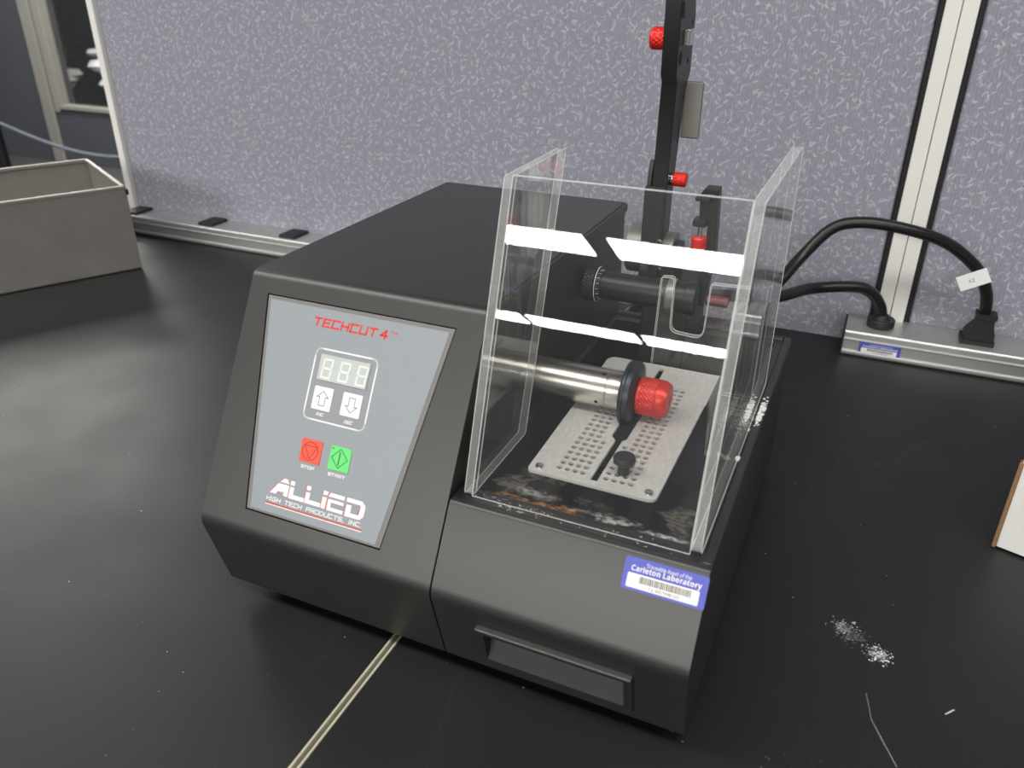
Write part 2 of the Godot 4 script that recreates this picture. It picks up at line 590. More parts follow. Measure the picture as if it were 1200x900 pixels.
	M.card_brown.albedo_texture = ramp(grain(128, 0.1, 41), Color(0.8, 0.8, 0.8), Color(1, 1, 1))
	M.navy = mat(Color(0.26, 0.27, 0.3), 0.7)
	M.cream = mat(Color(0.52, 0.518, 0.49), 0.6)
	M.pane = mat(Color(0.9, 0.95, 0.92, 0.01), 0.0)
	M.pane.transparency = BaseMaterial3D.TRANSPARENCY_ALPHA
	M.leaf = mat(Color(0.09, 0.15, 0.1), 0.5)
	M.wall = mat(Color(0.33, 0.34, 0.38), 0.8)
	M.wall_dark = mat(Color(0.2, 0.21, 0.25), 0.8)
	M.ceiling = mat(Color(0.55, 0.55, 0.54), 0.9)
	M.floor = mat(Color(0.24, 0.24, 0.25), 0.6)
	M.fixture = mat(Color(0.9, 0.9, 0.9), 0.5)
	M.diffuser = mat(Color(0.9, 0.9, 0.9), 0.5)
	M.diffuser.emission_enabled = true
	M.diffuser.emission = Color(1, 0.985, 0.95)
	M.diffuser.emission_energy_multiplier = LAMP_GLOW
	M.cable_grey = mat(Color(0.38, 0.395, 0.44), 0.6)
	M.void = mat(Color(0.07, 0.09, 0.085), 0.8)
	M.dull_red = mat(Color(0.38, 0.2, 0.19), 0.4)
	M.dust = mat(Color(0.86, 0.86, 0.86), 0.9)
	M.stud = mat(Color(0.2, 0.2, 0.2), 0.3, 0.4)

# ------------------------------------------------------------------ numbers of the place
const LAMP_GLOW := 4.0
const LAMP_ENERGY := 12.0
const CEIL := 1.9
const FLOOR := -0.9
const PZ := -0.615                         # face of the partition
# saw: cast from the photograph, metres
const XS := 0.1535
const H := 0.1992
const HB := 0.0681
const H0 := 0.012
const ZB := -0.0151
const ZT := -0.0755
const ZK := -0.318
const HR := 0.1115
const SLOPE := Vector3(0, 0.8665, -0.4992)
const FACE := Vector3(0, 0.4992, 0.8665)
const SAW := Vector3(0.145, 0, -0.16)

func face(lift := 0.0) -> Transform3D:
	return frame(Vector3.RIGHT, SLOPE, FACE, Vector3(0, HB, 0) + FACE * lift)

func _ready() -> void:
	# camera
	var cam := Camera3D.new()
	cam.name = "camera"
	cam.fov = 50.75
	cam.near = 0.02
	cam.far = 60.0
	cam.basis = Basis(Vector3.UP, deg_to_rad(24.0555)) * Basis(Vector3.RIGHT, deg_to_rad(-27.2339)) * Basis(Vector3.BACK, deg_to_rad(0.2611))
	cam.position = Vector3(0.3252, 0.3581, 0.2789)
	var at := CameraAttributesPhysical.new()
	at.frustum_focal_length = 25.3
	at.exposure_aperture = 10.5
	at.frustum_focus_distance = 0.56
	cam.attributes = at
	add_child(cam)
	cam.fov = 50.75
	cam.current = true
	# environment: a closed room, no daylight
	var env := Environment.new()
	env.background_mode = Environment.BG_COLOR
	env.background_color = Color(0.02, 0.02, 0.02)
	env.tonemap_mode = Environment.TONE_MAPPER_LINEAR
	env.tonemap_exposure = 1.15
	env.sdfgi_enabled = true
	env.ssao_enabled = true
	env.ssil_enabled = true
	var we := WorldEnvironment.new()
	we.environment = env
	we.name = "environment"
	add_child(we)
	materials()
	rng.seed = 5
	# rows of recessed ceiling lights: the two rows mirrored in the guard, one unseen overhead row added to brighten upward faces, one beyond the partition
	for row in [[8.3, -1.72, LAMP_ENERGY, 1.33, "recessed ceiling light of the farther row mirrored low in the guard"], [5.16, -1.44, LAMP_ENERGY, 1.22, "recessed ceiling light of the nearer row mirrored high in the guard"], [0.7, -1.44, 2.2, 1.22, "added ceiling light overhead, unseen, to brighten upward faces"]]:
		for i in [-2, -1, 0, 1, 2]:
			ceiling_light(Vector3(row[1] + 0.69 + i * 1.38, CEIL, row[0]), row[2], row[3], row[4])
	for i in 2:
		ceiling_light(Vector3(-4.25 + i * 1.38, CEIL, -3.0), 9.0, 1.22, "recessed ceiling light beyond the partition, mirrored dimly on the left worktop")
	for i in 2:  # unseen pair added to broaden the sheen on the left worktop
		ceiling_light(Vector3(-4.6 + i * 1.38, CEIL, -1.75), 4.0, 1.22, "added ceiling light left of the partition end, broadening the worktop sheen")
	room()
	benches()
	partition()
	saw()
	power_strips()
	cords()
	metal_box()
	white_box()
	far_corner()

# ------------------------------------------------------------------ room
func ceiling_light(p: Vector3, energy: float, long: float, label: String) -> void:
	var o := thing("ceiling_light", label, "ceiling light", p, label.replace("light", "lights"))
	var x := long / 2.0
	var f := Sh.new()
	for s in [[-x, -0.25, x, -0.23], [-x, 0.23, x, 0.25], [-x, -0.23, -x + 0.015, 0.23], [x - 0.015, -0.23, x, 0.23]]:
		f.box(Vector3(s[0], -0.012, s[1]), Vector3(s[2], 0.0, s[3]), 0.003)
	local_part("frame", f, M.fixture, o)
	local_part("diffuser", Sh.new().box(Vector3(-x + 0.015, -0.006, -0.23), Vector3(x - 0.015, -0.001, 0.23)), M.diffuser, o)
	var l := AreaLight3D.new()
	l.name = "area_light"
	l.area_size = Vector2(long - 0.03, 0.46)
	l.area_normalize_energy = false
	l.light_energy = energy
	l.light_color = Color(1, 0.99, 0.97)
	l.area_range = 20.0
	l.area_attenuation = 2.0
	l.shadow_enabled = true
	l.rotation.x = -PI / 2
	l.position.y = -0.014
	o.add_child(l, true)

func room() -> void:
	var x0 := -7.0
	var x1 := 4.0
	var z0 := -3.8
	var z1 := 10.5
	struct("floor", Sh.new().box(Vector3(x0 - 0.2, FLOOR - 0.2, z0 - 2.4), Vector3(x1 + 0.2, FLOOR, z1 + 0.2)), M.floor)
	struct("ceiling", Sh.new().box(Vector3(x0 - 0.2, CEIL, z0 - 2.4), Vector3(x1 + 0.2, CEIL + 0.2, z1 + 0.2)), M.ceiling)
	struct("wall_left", Sh.new().box(Vector3(x0 - 0.2, FLOOR, z0 - 2.4), Vector3(x0, CEIL, z1 + 0.2)), M.wall)
	struct("wall_right", Sh.new().box(Vector3(x1, FLOOR, z0 - 2.4), Vector3(x1 + 0.2, CEIL, z1 + 0.2)), M.wall)
	struct("wall_front", Sh.new().box(Vector3(x0, FLOOR, z1), Vector3(x1, CEIL, z1 + 0.2)), M.wall_dark)
	# the far wall of navy panels with a glazed opening
	var wx0 := -4.935
	var wx1 := -3.4
	var wy0 := -0.53
	var wy1 := 1.2
	var w := Sh.new()
	w.box(Vector3(x0, FLOOR, z0 - 0.12), Vector3(wx0, CEIL, z0))
	w.box(Vector3(wx1, FLOOR, z0 - 0.12), Vector3(x1, CEIL, z0))
	w.box(Vector3(wx0, FLOOR, z0 - 0.12), Vector3(wx1, wy0, z0))
	w.box(Vector3(wx0, wy1, z0 - 0.12), Vector3(wx1, CEIL, z0))
	struct("wall_back", w, M.navy)
	struct("wall_beyond", Sh.new().box(Vector3(x0, FLOOR, z0 - 2.4), Vector3(x1, CEIL, z0 - 2.2)), M.void)
	var win := Sh.new()
	for s in [[wx0, wy0, wx0 + 0.03, wy1], [wx1 - 0.045, wy0, wx1, wy1], [wx0 + 0.03, wy0, wx1 - 0.045, wy0 + 0.03], [wx0 + 0.03, wy1 - 0.045, wx1 - 0.045, wy1]]:
		win.box(Vector3(s[0], s[1], z0 - 0.06), Vector3(s[2], s[3], z0 + 0.015), 0.005)
	var wn := struct("window_1", win, M.cream)
	local_part("pane", Sh.new().box(Vector3(wx0 + 0.03, wy0 + 0.03, z0 - 0.05), Vector3(wx1 - 0.045, wy1 - 0.045, z0 - 0.044)), M.pane, wn)
	# cream post with a shadow-gap rib left of the opening
	var po := Sh.new()
	po.box(Vector3(-5.1, FLOOR, z0), Vector3(-4.995, CEIL, z0 + 0.02), 0.006)
	po.box(Vector3(-4.985, wy0 - 0.02, z0), Vector3(-4.937, wy1, z0 + 0.012), 0.004)
	struct("trim_1", po, M.cream)

func benches() -> void:
	for s in [["left", -1.75, 0.1133, "black worktop with cream edge band, left of the seam, carrying the metal box"], ["right", 0.1157, 1.3, "black worktop with dust and scratches, right of the seam, carrying the white box"]]:
		var o := thing("worktop", s[3], "worktop", Vector3((s[1] + s[2]) / 2, 0, -0.1))
		var l: bool = s[0] == "left"
		var x0: float = s[1] + (0.0 if l else 0.0016)
		var x1: float = s[2] - (0.0016 if l else 0.0)
		part("slab", Sh.new().box(Vector3(x0, -0.03, PZ + 0.008), Vector3(x1, 0, 0.36), 0.0004), M.bench_left if l else M.bench_right, o)
		var bx: float = x1 if l else s[1]
		part("edge_band", Sh.new().box(Vector3(bx, -0.03, PZ + 0.008), Vector3(bx + 0.0016, 0.0003, 0.36), 0.0003), M.band, o)
		for x in [x0 + 0.1, x1 - 0.1]:
			for z in [-0.5, 0.28]:
				part("leg", Sh.new().box(Vector3(x - 0.025, FLOOR, z - 0.025), Vector3(x + 0.025, -0.03, z + 0.025), 0.004), M.white_paint, o)

func partition() -> void:
	var top := 0.72
	var back := PZ - 0.06
	var o := thing("partition", "tall lavender fabric partition with pale flecks and a white post, behind the bench", "partition", Vector3(0, FLOOR, PZ - 0.03))
	part("fabric_panel", Sh.new().box(Vector3(-0.709, FLOOR + 0.02, back), Vector3(0.3475, top, PZ), 0.004), M.fabric, o)
	part("fabric_panel", Sh.new().box(Vector3(0.384, FLOOR + 0.02, back), Vector3(1.4, top, PZ), 0.004), M.fabric, o)
	part("end_trim", Sh.new().box(Vector3(-0.7215, FLOOR, back - 0.004), Vector3(-0.709, top + 0.01, PZ + 0.006), 0.002), M.white_paint, o)
	part("gasket", Sh.new().box(Vector3(0.3475, FLOOR, back), Vector3(0.3518, top, PZ + 0.001)), M.gasket, o)
	part("gasket", Sh.new().box(Vector3(0.3796, FLOOR, back), Vector3(0.384, top, PZ + 0.001)), M.gasket, o)
	part("post", Sh.new().box(Vector3(0.3518, FLOOR, back - 0.003), Vector3(0.36545, top + 0.01, PZ + 0.004), 0.0008), M.white_paint, o)
	part("post", Sh.new().box(Vector3(0.36595, FLOOR, back - 0.003), Vector3(0.3796, top + 0.01, PZ + 0.004), 0.0008), M.white_paint, o)
	part("top_rail", Sh.new().box(Vector3(-0.7215, top, back - 0.004), Vector3(1.4, top + 0.02, PZ + 0.004), 0.003), M.white_paint, o)

# ------------------------------------------------------------------ the saw
func arc_profile(pts: Array, radii: Array, seg := 6) -> PackedVector2Array:
	var p := PackedVector2Array()
	for q in pts:
		p.append(q)
	return rounded(p, radii, seg)

# strips of a (z, y) outline between two x, leaving out the flat run between the points near a and b
func shell(sh: Sh, p: PackedVector2Array, x0: float, x1: float, skip: Array) -> void:
	var m := p.size()
	var en := []
	for i in m:
		var e := (p[(i + 1) % m] - p[i]).normalized()
		en.append(Vector2(-e.y, e.x))
	for i in m:
		var j := (i + 1) % m
		if i in skip:
			continue
		var e: Vector2 = en[i]
		var na := e
		var nb := e
		var pa: Vector2 = en[(i + m - 1) % m]
		var pb: Vector2 = en[j]
		if e.dot(pa) > 0.7:
			na = (e + pa).normalized()
		if e.dot(pb) > 0.7:
			nb = (e + pb).normalized()
		var A := Vector3(0, na.y, na.x)
		var B := Vector3(0, nb.y, nb.x)
		sh.quad(Vector3(x0, p[i].y, p[i].x), Vector3(x1, p[i].y, p[i].x), Vector3(x1, p[j].y, p[j].x), Vector3(x0, p[j].y, p[j].x), A, A, B, B)

func end_caps(sh: Sh, p: PackedVector2Array, x0: float, x1: float) -> void:
	var id := Geometry2D.triangulate_polygon(p)
	for k in range(0, id.size(), 3):
		for s in [[x0, -1.0], [x1, 1.0]]:
			var q := []
			for e in 3:
				q.append(Vector3(s[0], p[id[k + e]].y, p[id[k + e]].x))
			var n := Vector3(s[1], 0, 0)
			sh.tri(q[0], q[1], q[2], n, n, n)

# longest run of an outline whose middle lies near z, y
func run_near(p: PackedVector2Array, c: Vector2) -> int:
	var best := 0
	var score := 1e9
	for i in p.size():
		var a := p[i]
		var b := p[(i + 1) % p.size()]
		var d := Geometry2D.get_closest_point_to_segment(c, a, b).distance_to(c) - (a.distance_to(b)) * 0.01
		if d < score:
			score = d
			best = i
	return best

func saw() -> void:
	var o := thing("cutting_saw", "black tabletop precision cutting saw with grey control panel and clear acrylic blade guard", "saw", SAW)
	saw_housing(o)
	saw_panel(o)
	saw_base(o)
	saw_guard(o)
	saw_table(o)
	saw_spindle(o)
	saw_arm(o)
	asset_label(o, face(0.0), 0.2506, 0.2905, 0.0316, 0.0472, M.sticker, true)

func saw_housing(o: Node3D) -> void:
	# outline, clockwise from the bottom back, as (z, y)
	var p := arc_profile([Vector2(ZK, H0), Vector2(ZK, H), Vector2(ZT, H), Vector2(0, HB), Vector2(ZB, H0)], [0.004, 0.003, 0.007, 0.012, 0.004])
	var sh := Sh.new()
	var flat := run_near(p, Vector2(ZT / 2, (H + HB) / 2))
	shell(sh, p, 0.0, XS, [flat])
	end_caps(sh, p, 0.0, XS)
	# the sloping face, with the trapezoid the control panel sits in
	var a := p[flat]
	var b := p[(flat + 1) % p.size()]
	var xf := face()
	var va := (a.y - HB) / SLOPE.y
	var vb := (b.y - HB) / SLOPE.y
	var lo := minf(va, vb)
	var hi := maxf(va, vb)
	var hole := V2([0.0132, 0.1386, 0.1378, 0.1386, 0.1205, 0.014, 0.0297, 0.014])
	var outer := V2([0.0, hi, XS, hi, XS, lo, 0.0, lo])
	for i in 4:
		var j := (i + 1) % 4
		var q := []
		for e in [outer[i], outer[j], hole[j], hole[i]]:
			q.append(xf * Vector3(e.x, e.y, 0))
		sh.quad(q[0], q[1], q[2], q[3], FACE)
		var d := (hole[j] - hole[i]).normalized()
		var w := SLOPE * d.x * -1.0 + Vector3.RIGHT * d.y
		sh.quad(xf * Vector3(hole[i].x, hole[i].y, 0), xf * Vector3(hole[j].x, hole[j].y, 0), xf * Vector3(hole[j].x, hole[j].y, -0.002), xf * Vector3(hole[i].x, hole[i].y, -0.002), w)
	part("motor_housing", sh, M.plastic, o)
	# the lid's overhanging edge toward the chamber
	part("lid_lip", Sh.new().box(Vector3(XS - 0.002, H - 0.0075, ZK + 0.001), Vector3(XS + 0.0022, H - 0.0008, ZT - 0.02), 0.0008), M.plastic, o)
	for x in [0.02, 0.13, 0.27]:
		for z in [-0.05, -0.28]:
			part("foot", Sh.new().lathe([Vector2(0, H0 + 0.001), Vector2(0.011, H0 + 0.001), Vector2(0.012, 0.002), Vector2(0.011, 0.0), Vector2(0, 0)], along_y(Vector3(x, 0, z)), 20), M.rubber, o)

func mm(list: Array) -> PackedVector2Array:
	var p := V2(list)
	for i in p.size():
		p[i] = p[i] / 1000.0
	return p

func saw_panel(o: Node3D) -> void:
	var q := part("control_panel", Sh.new().prism(mm([13.9, 138.0, 137.1, 138.0, 120.0, 14.6, 30.2, 14.6]), 0.0019, face(-0.0019), 0.0005), M.bezel, o, "grey trapezoid control panel set in the sloping black face")
	var sh := Sh.new()
	var f := face(0.0)
	local_part("overlay", Sh.new().prism(mm([16.6, 135.7, 134.4, 135.7, 117.2, 16.1, 33.1, 16.1]), 0.00025, f, 0.00006), M.panel, q, "blue-grey printed overlay")
	f = face(0.00025)
	# display and keys with their white outline
	ring(sh, rounded(mm([55, 113.5, 95.6, 113.5, 95.4, 73.4, 55, 73.4]), 0.004, 6), 0.0009, 0.00008, f)
	local_part("white_outline", sh, M.white_ink, q)
	local_part("key_backing", Sh.new().sheet(rounded(mm([55, 113.5, 95.6, 113.5, 95.4, 73.4, 55, 73.4]), 0.004, 6), 0.00003, f), M.panel_ink, q)
	local_part("display", Sh.new().prism(mm([58.9, 110.6, 91.7, 110.6, 91.4, 95.9, 59.0, 95.9]), 0.0006, f, 0.0002), M.lcd, q, "silvery three-digit display, switched off")
	sh = Sh.new()
	var g := face(0.0009)
	for i in 3:
		var x := 61.6 + i * 11.5
		var bar := 1.1
		for s in [[0.5, 108.0, 5.9, 108.0], [0.4, 102.9, 5.6, 102.9], [0, 97.7, 5.4, 97.7], [0.5, 107.4, 0.25, 103.4], [0.2, 102.3, 0, 98.3], [6.1, 107.4, 5.85, 103.4], [5.75, 102.3, 5.5, 98.3]]:
			ring(sh, mm([x + s[0], s[1], x + s[2], s[3]]), bar / 1000.0, 0.00004, g, false)
	local_part("digit_segments", sh, M.lcd_seg, q)
	for s in [[59.1, "inc_key"], [78.3, "dec_key"]]:
		local_part(s[1], Sh.new().prism(rounded(mm([s[0], 92.5, s[0] + 12.7, 92.5, s[0] + 12.8, 79.3, s[0], 79.3]), 0.0008, 3), 0.0004, f, 0.0002), M.white_ink, q, "white arrow key")
	sh = Sh.new()
	g = face(0.00068)
	for s in [[65.5, 85.9, 1.0], [84.8, 85.9, -1.0]]:
		var p := PackedVector2Array()
		for e in [[0, 4.2], [3.9, 0.6], [1.9, 0.9], [1.9, -4.0], [-1.9, -4.0], [-1.9, 0.9], [-3.9, 0.6]]:
			p.append(Vector2(s[0] + e[0], s[1] + e[1] * s[2]) / 1000.0)
		ring(sh, p, 0.0004, 0.00003, g)
	local_part("arrow_outline", sh, M.grey_ink, q)
	local_part("stop_key", Sh.new().prism(rounded(mm([58.2, 62.3, 72.2, 62.3, 72.5, 49.1, 58.6, 49.1]), 0.0008, 3), 0.0004, f, 0.0002), M.key_red, q, "red stop key")
	local_part("start_key", Sh.new().prism(rounded(mm([77.9, 62.3, 91.4, 62.3, 91.6, 48.9, 77.9, 48.9]), 0.0008, 3), 0.0004, f, 0.0002), M.key_green, q, "green start key")
	sh = Sh.new()
	var c := PackedVector2Array()
	for i in 22:
		c.append(Vector2(65.0 + 5.1 * cos(TAU * i / 22.0), 55.7 + 5.1 * sin(TAU * i / 22.0)) / 1000.0)
	ring(sh, c, 0.0004, 0.00003, g)
	ring(sh, mm([61.0, 58.6, 69.4, 58.6, 65.2, 51.5]), 0.0004, 0.00003, g)
	local_part("stop_symbol", sh, M.key_red_ink, q)
	sh = Sh.new()
	ring(sh, mm([84.5, 61.1, 89.8, 55.8, 84.7, 50.4, 79.3, 55.9]), 0.0004, 0.00003, g)
	ring(sh, mm([84.4, 59.1, 84.4, 52.1]), 0.0007, 0.00003, g, false)
	sh.prism(rrect(0.0789, 0.0603, 0.0798, 0.0612, 0.0003), 0.00003, g)
	local_part("start_symbol", sh, M.key_green_ink, q)
	# lettering
	local_part("model_lettering", letters("TECHCUT", 0.0493, 0.0903, 0.1258, 0.0042, 0.00105, 0.12, f), M.red_ink, q, "red squared lettering")
	local_part("model_lettering", letters("4", 0.0935, 0.0972, 0.1258, 0.0042, 0.0011, 0.12, f), M.red_ink, q)
	local_part("model_lettering", letters("TM", 0.0992, 0.1034, 0.1288, 0.0013, 0.0003, 0.1, f), M.red_ink, q)
	local_part("key_lettering", letters("INC", 0.0635, 0.0678, 0.0764, 0.0013, 0.0004, 0.3, f), M.white_ink, q)
	local_part("key_lettering", letters("DEC", 0.0823, 0.0872, 0.0757, 0.0014, 0.0004, 0.3, f), M.white_ink, q)
	local_part("key_lettering", letters("STOP", 0.0609, 0.0694, 0.0458, 0.0014, 0.00045, 0.05, f), M.white_ink, q)
	local_part("key_lettering", letters("START", 0.0792, 0.0899, 0.0456, 0.0014, 0.00045, 0.05, f), M.white_ink, q)
	var logo := [
		[49.6, 34.6, 52.0, 37.0, 54.2, 37.0, 56.1, 34.6], [44.1, 27.3, 48.8, 33.7, 56.2, 33.7, 56.2, 27.3, 53.3, 27.3, 53.3, 29.4, 49.6, 29.4, 48.1, 27.3], [56.7, 36.9, 59.6, 36.9, 59.6, 34.5, 56.7, 34.5],
		[56.8, 33.5, 59.7, 33.5, 59.7, 29.4, 67.4, 29.4, 67.4, 27.0, 56.8, 27.0], [67.8, 36.8, 70.6, 36.8, 70.6, 34.4, 67.8, 34.4], [67.9, 33.2, 70.7, 33.2, 70.7, 29.3, 78.4, 29.3, 78.4, 27.0, 67.9, 27.0],
		[79.0, 36.7, 82.1, 36.7, 81.9, 34.5, 79.0, 34.5], [78.9, 33.3, 81.8, 33.3, 81.8, 26.9, 78.9, 26.9], [83.6, 36.5, 93.0, 36.5, 93.0, 34.3, 82.6, 34.3], [82.8, 33.0, 93.0, 33.0, 93.0, 31.3, 85.1, 31.3, 85.1, 28.6, 93.6, 28.6, 93.6, 26.7, 82.8, 26.7],
		[94.4, 36.6, 104.2, 36.6, 106.8, 34.3, 106.7, 28.6, 104.4, 26.4, 94.8, 26.4, 94.8, 32.9, 98.2, 32.9, 98.2, 28.7, 103.2, 28.7, 103.8, 29.3, 103.8, 33.7, 103.2, 34.3, 94.4, 34.3],
	]
	sh = Sh.new()
	var back := Sh.new()
	for a in logo:
		var p := mm(a)
		sh.prism(p, 0.0001, face(0.00036))
		for i in p.size():
			p[i] += Vector2(-0.0006, -0.0001)
		back.prism(p, 0.00006, f)
	local_part("logo_shadow_print", back, M.red_ink, q)
	local_part("logo_lettering", sh, M.white_ink, q, "bold white logo lettering")
	local_part("maker_lettering", letters("HIGH TECH PRODUCTS, INC.", 0.0427, 0.1066, 0.0229, 0.0021, 0.00048, 0.1, f), M.white_ink, q)
	local_part("logo_line", Sh.new().prism(mm([42.5, 21.9, 107.1, 21.9, 107.1, 20.9, 42.5, 20.9]), 0.00005, f), M.red_line, q, "red rule under the lettering")
	local_part("logo_line", Sh.new().prism(mm([42.5, 20.9, 107.1, 20.9, 107.1, 20.4, 42.5, 20.4]), 0.00005, f), M.white_ink, q)

func saw_base(o: Node3D) -> void:
	var x0 := 0.1545
	var x1 := 0.29
	var sh := Sh.new()
	var zr := -0.0250
	var p := arc_profile([Vector2(-0.04, 0.06), Vector2(-0.04, HR), Vector2(zr, HR), Vector2(0, HB), Vector2(ZB, H0), Vector2(-0.04, H0)], [0, 0.0006, 0.003, 0.012, 0.004, 0])
	var flat := run_near(p, Vector2(ZB / 2 - 0.001, 0.036))
	shell(sh, p, x0, x1, [flat])
	end_caps(sh, p, x0, x1)
	# lower face with the drawer pull: an opening under a projecting lip
	var a := p[flat]
	var b := p[(flat + 1) % p.size()]
	var up := Vector3(0, a.y - b.y, a.x - b.x).normalized()
	var nn := Vector3(0, -up.z, up.y)
	var base := Vector3(0, b.y, b.x)
	var L := a.distance_to(b)
	var xf := frame(Vector3.RIGHT, up, nn, base)
	var v0 := 0.0075
	var v1 := 0.0365
	var hx0 := 0.1815
	var hx1 := 0.2585
	var outer := V2([x0, L, x1, L, x1, 0.0, x0, 0.0])
	var hole := V2([hx0, v1, hx1, v1, hx1, v0, hx0, v0])
	for i in 4:
		var j := (i + 1) % 4
		var q := []
		for e in [outer[i], outer[j], hole[j], hole[i]]:
			q.append(xf * Vector3(e.x, e.y, 0))
		sh.quad(q[0], q[1], q[2], q[3], nn)
	var deep := -0.02
	sh.quad(xf * Vector3(hx0, v1, 0), xf * Vector3(hx1, v1, 0), xf * Vector3(hx1, v1, deep), xf * Vector3(hx0, v1, deep), -up)
	for s in [[hx0, 1.0], [hx1, -1.0]]:
		sh.tri(xf * Vector3(s[0], v0, 0), xf * Vector3(s[0], v1, 0), xf * Vector3(s[0], v1, deep), Vector3(s[1], 0, 0), Vector3(s[1], 0, 0), Vector3(s[1], 0, 0))
	# walls round the tray
	sh.box(Vector3(0.276, H0, -0.315), Vector3(x1, 0.1102, -0.04))
	sh.box(Vector3(x0, H0, -0.315), Vector3(0.1585, 0.1102, -0.04))
	sh.box(Vector3(0.1585, H0, -0.315), Vector3(0.276, 0.1102, -0.298))
	var body := part("base_body", sh, M.plastic, o)
	part("tray_floor", Sh.new().box(Vector3(0.1585, H0, -0.298), Vector3(0.276, 0.072, -0.105)), M.tray_black, o)
	part("added_ledge", Sh.new().box(Vector3(0.1585, H0, -0.105), Vector3(0.276, 0.1, -0.04)), M.tray, o, "added front ledge of the tray with brown and pale patches")  # ledge added so that lamp light reaches the patches
	# sloping back of the pull, catching the light
	var fl := Sh.new()
	var dn := (nn * (v1 - v0) - up * deep).normalized()
	fl.quad(xf * Vector3(hx0, v0, 0), xf * Vector3(hx1, v0, 0), xf * Vector3(hx1, v1, deep), xf * Vector3(hx0, v1, deep), (nn * (v1 - v0) + up * -deep).normalized())
	local_part("pull_recess", fl, M.plastic, body)
	local_part("pull_lip", Sh.new().box(Vector3(0.1785, v1, -0.004), Vector3(0.264, v1 + 0.0035, 0.0035), 0.0012, xf), M.plastic, body, "lip of the drawer pull")
	local_part("pull_lip", Sh.new().box(Vector3(0.2605, v0 - 0.001, -0.004), Vector3(0.264, v1, 0.002), 0.001, xf), M.plastic, body)
	# raised rim along the right edge and the back, shelf inside it, dark patch for a slot
	part("rim", Sh.new().box(Vector3(0.2848, 0.108, -0.3145), Vector3(0.2898, 0.1122, -0.029), 0.001), M.plastic, o)
	part("rim", Sh.new().box(Vector3(0.1545, 0.108, -0.3145), Vector3(0.2848, 0.1122, -0.3085), 0.001), M.plastic, o)
	part("front_lip", Sh.new().box(Vector3(0.1548, 0.1085, -0.0395), Vector3(0.2846, 0.1118, -0.0275), 0.0008), M.plastic_smooth, o)
	part("slot_shade", Sh.new().prism(rrect(0.271, 0.296, 0.2795, 0.3005, 0.0022), 0.0004, frame(Vector3.RIGHT, Vector3(0, 0, -1), Vector3.UP, Vector3(0, 0.1101, 0))), M.hole_shade, o)  # flat dark oval painted as the shade of a slot
	# powder spatter by the guard's foot
	var d := Sh.new()
	for q in [[0.2868, -0.186, 0.004, 0.02, 190], [0.2795, -0.18, 0.006, 0.02, 170]]:
		for i in q[4]:
			var s := rng.randf_range(0.0003, 0.0011)
			var x: float = q[0] + rng.randfn(0, 0.35) * q[2]
			var z: float = q[1] + rng.randfn(0, 0.5) * q[3]
			if x < 0.2765 or x > 0.2893 or (x > 0.2838 and x < 0.286):
				continue
			var y := 0.1122 if x > 0.2848 else 0.1102
			d.lathe([Vector2(0, s * 0.5), Vector2(s * 0.7, s * 0.3), Vector2(s, 0)], along_y(Vector3(x, y, z)), 5, 0.2)
	for q in [[0.2765, -0.128, 0.0022], [0.2828, -0.1295, 0.0023]]:
		d.lathe([Vector2(0, 0.0016), Vector2(q[2] * 0.6, 0.0013), Vector2(q[2], 0)], along_y(Vector3(q[0] + 0.001, 0.1102, q[1])), 12, 0.2)
	for i in 110:
		var x := rng.randf_range(0.165, 0.275)
		var z := rng.randf_range(-0.037, -0.0285)
		var s := rng.randf_range(0.0001, 0.0004)
		if i < 55:
			x = 0.186 + rng.randfn(0, 0.009)
		d.lathe([Vector2(0, s * 0.5), Vector2(s * 0.7, s * 0.3), Vector2(s, 0)], along_y(Vector3(x, 0.1118, z)), 5, 0.2)
	var dm := part("dust", d, M.dust, o, "white powder spattered round the guard's foot")
	dm.set_meta("kind", "stuff")

func asset_label(o: Node3D, f: Transform3D, x0: float, x1: float, v0: float, v1: float, paint: Material, tilt: bool) -> void:
	var w := x1 - x0
	var h := v1 - v0
	var q := part("asset_label", Sh.new().prism(rrect(x0, v0, x1, v1, 0.0012), 0.0002, f), paint, o, "blue and white asset sticker with a barcode")
	var g := Transform3D(f.basis, f.origin + f.basis.z * 0.0002)
	local_part("label_panel", Sh.new().prism(rrect(x0 + w * 0.06, v0 + h * 0.08, x1 - w * 0.08, v0 + h * 0.52, 0.0007), 0.00005, g), M.paper, q)
	type_on("label_lettering", "Traceable Asset of the", x0 + w * 0.26, x0 + w * 0.8, v0 + h * 0.77, h * 0.14, false, M.white_ink, g, q)
	type_on("label_lettering", "Carleton Laboratory", x0 + w * 0.09, x0 + w * 0.93, v0 + h * 0.535, h * 0.24, true, M.white_ink, g, q)
	var g2 := Transform3D(f.basis, f.origin + f.basis.z * 0.00026)
	var sh := Sh.new()
	rng.seed = 77
	var x := x0 + w * 0.21
	while x < x0 + w * 0.82:
		var b := w * rng.randf_range(0.006, 0.016)
		sh.prism(V2([x, v0 + h * 0.26, x + b, v0 + h * 0.26, x + b, v0 + h * 0.47, x, v0 + h * 0.47]), 0.00004, g2)
		x += b + w * rng.randf_range(0.006, 0.012)
	local_part("barcode", sh, M.bar_ink, q)
	type_on("label_lettering", "CL-007990-02", x0 + w * 0.34, x0 + w * 0.7, v0 + h * 0.12, h * 0.1, false, M.bar_ink, g2, q)

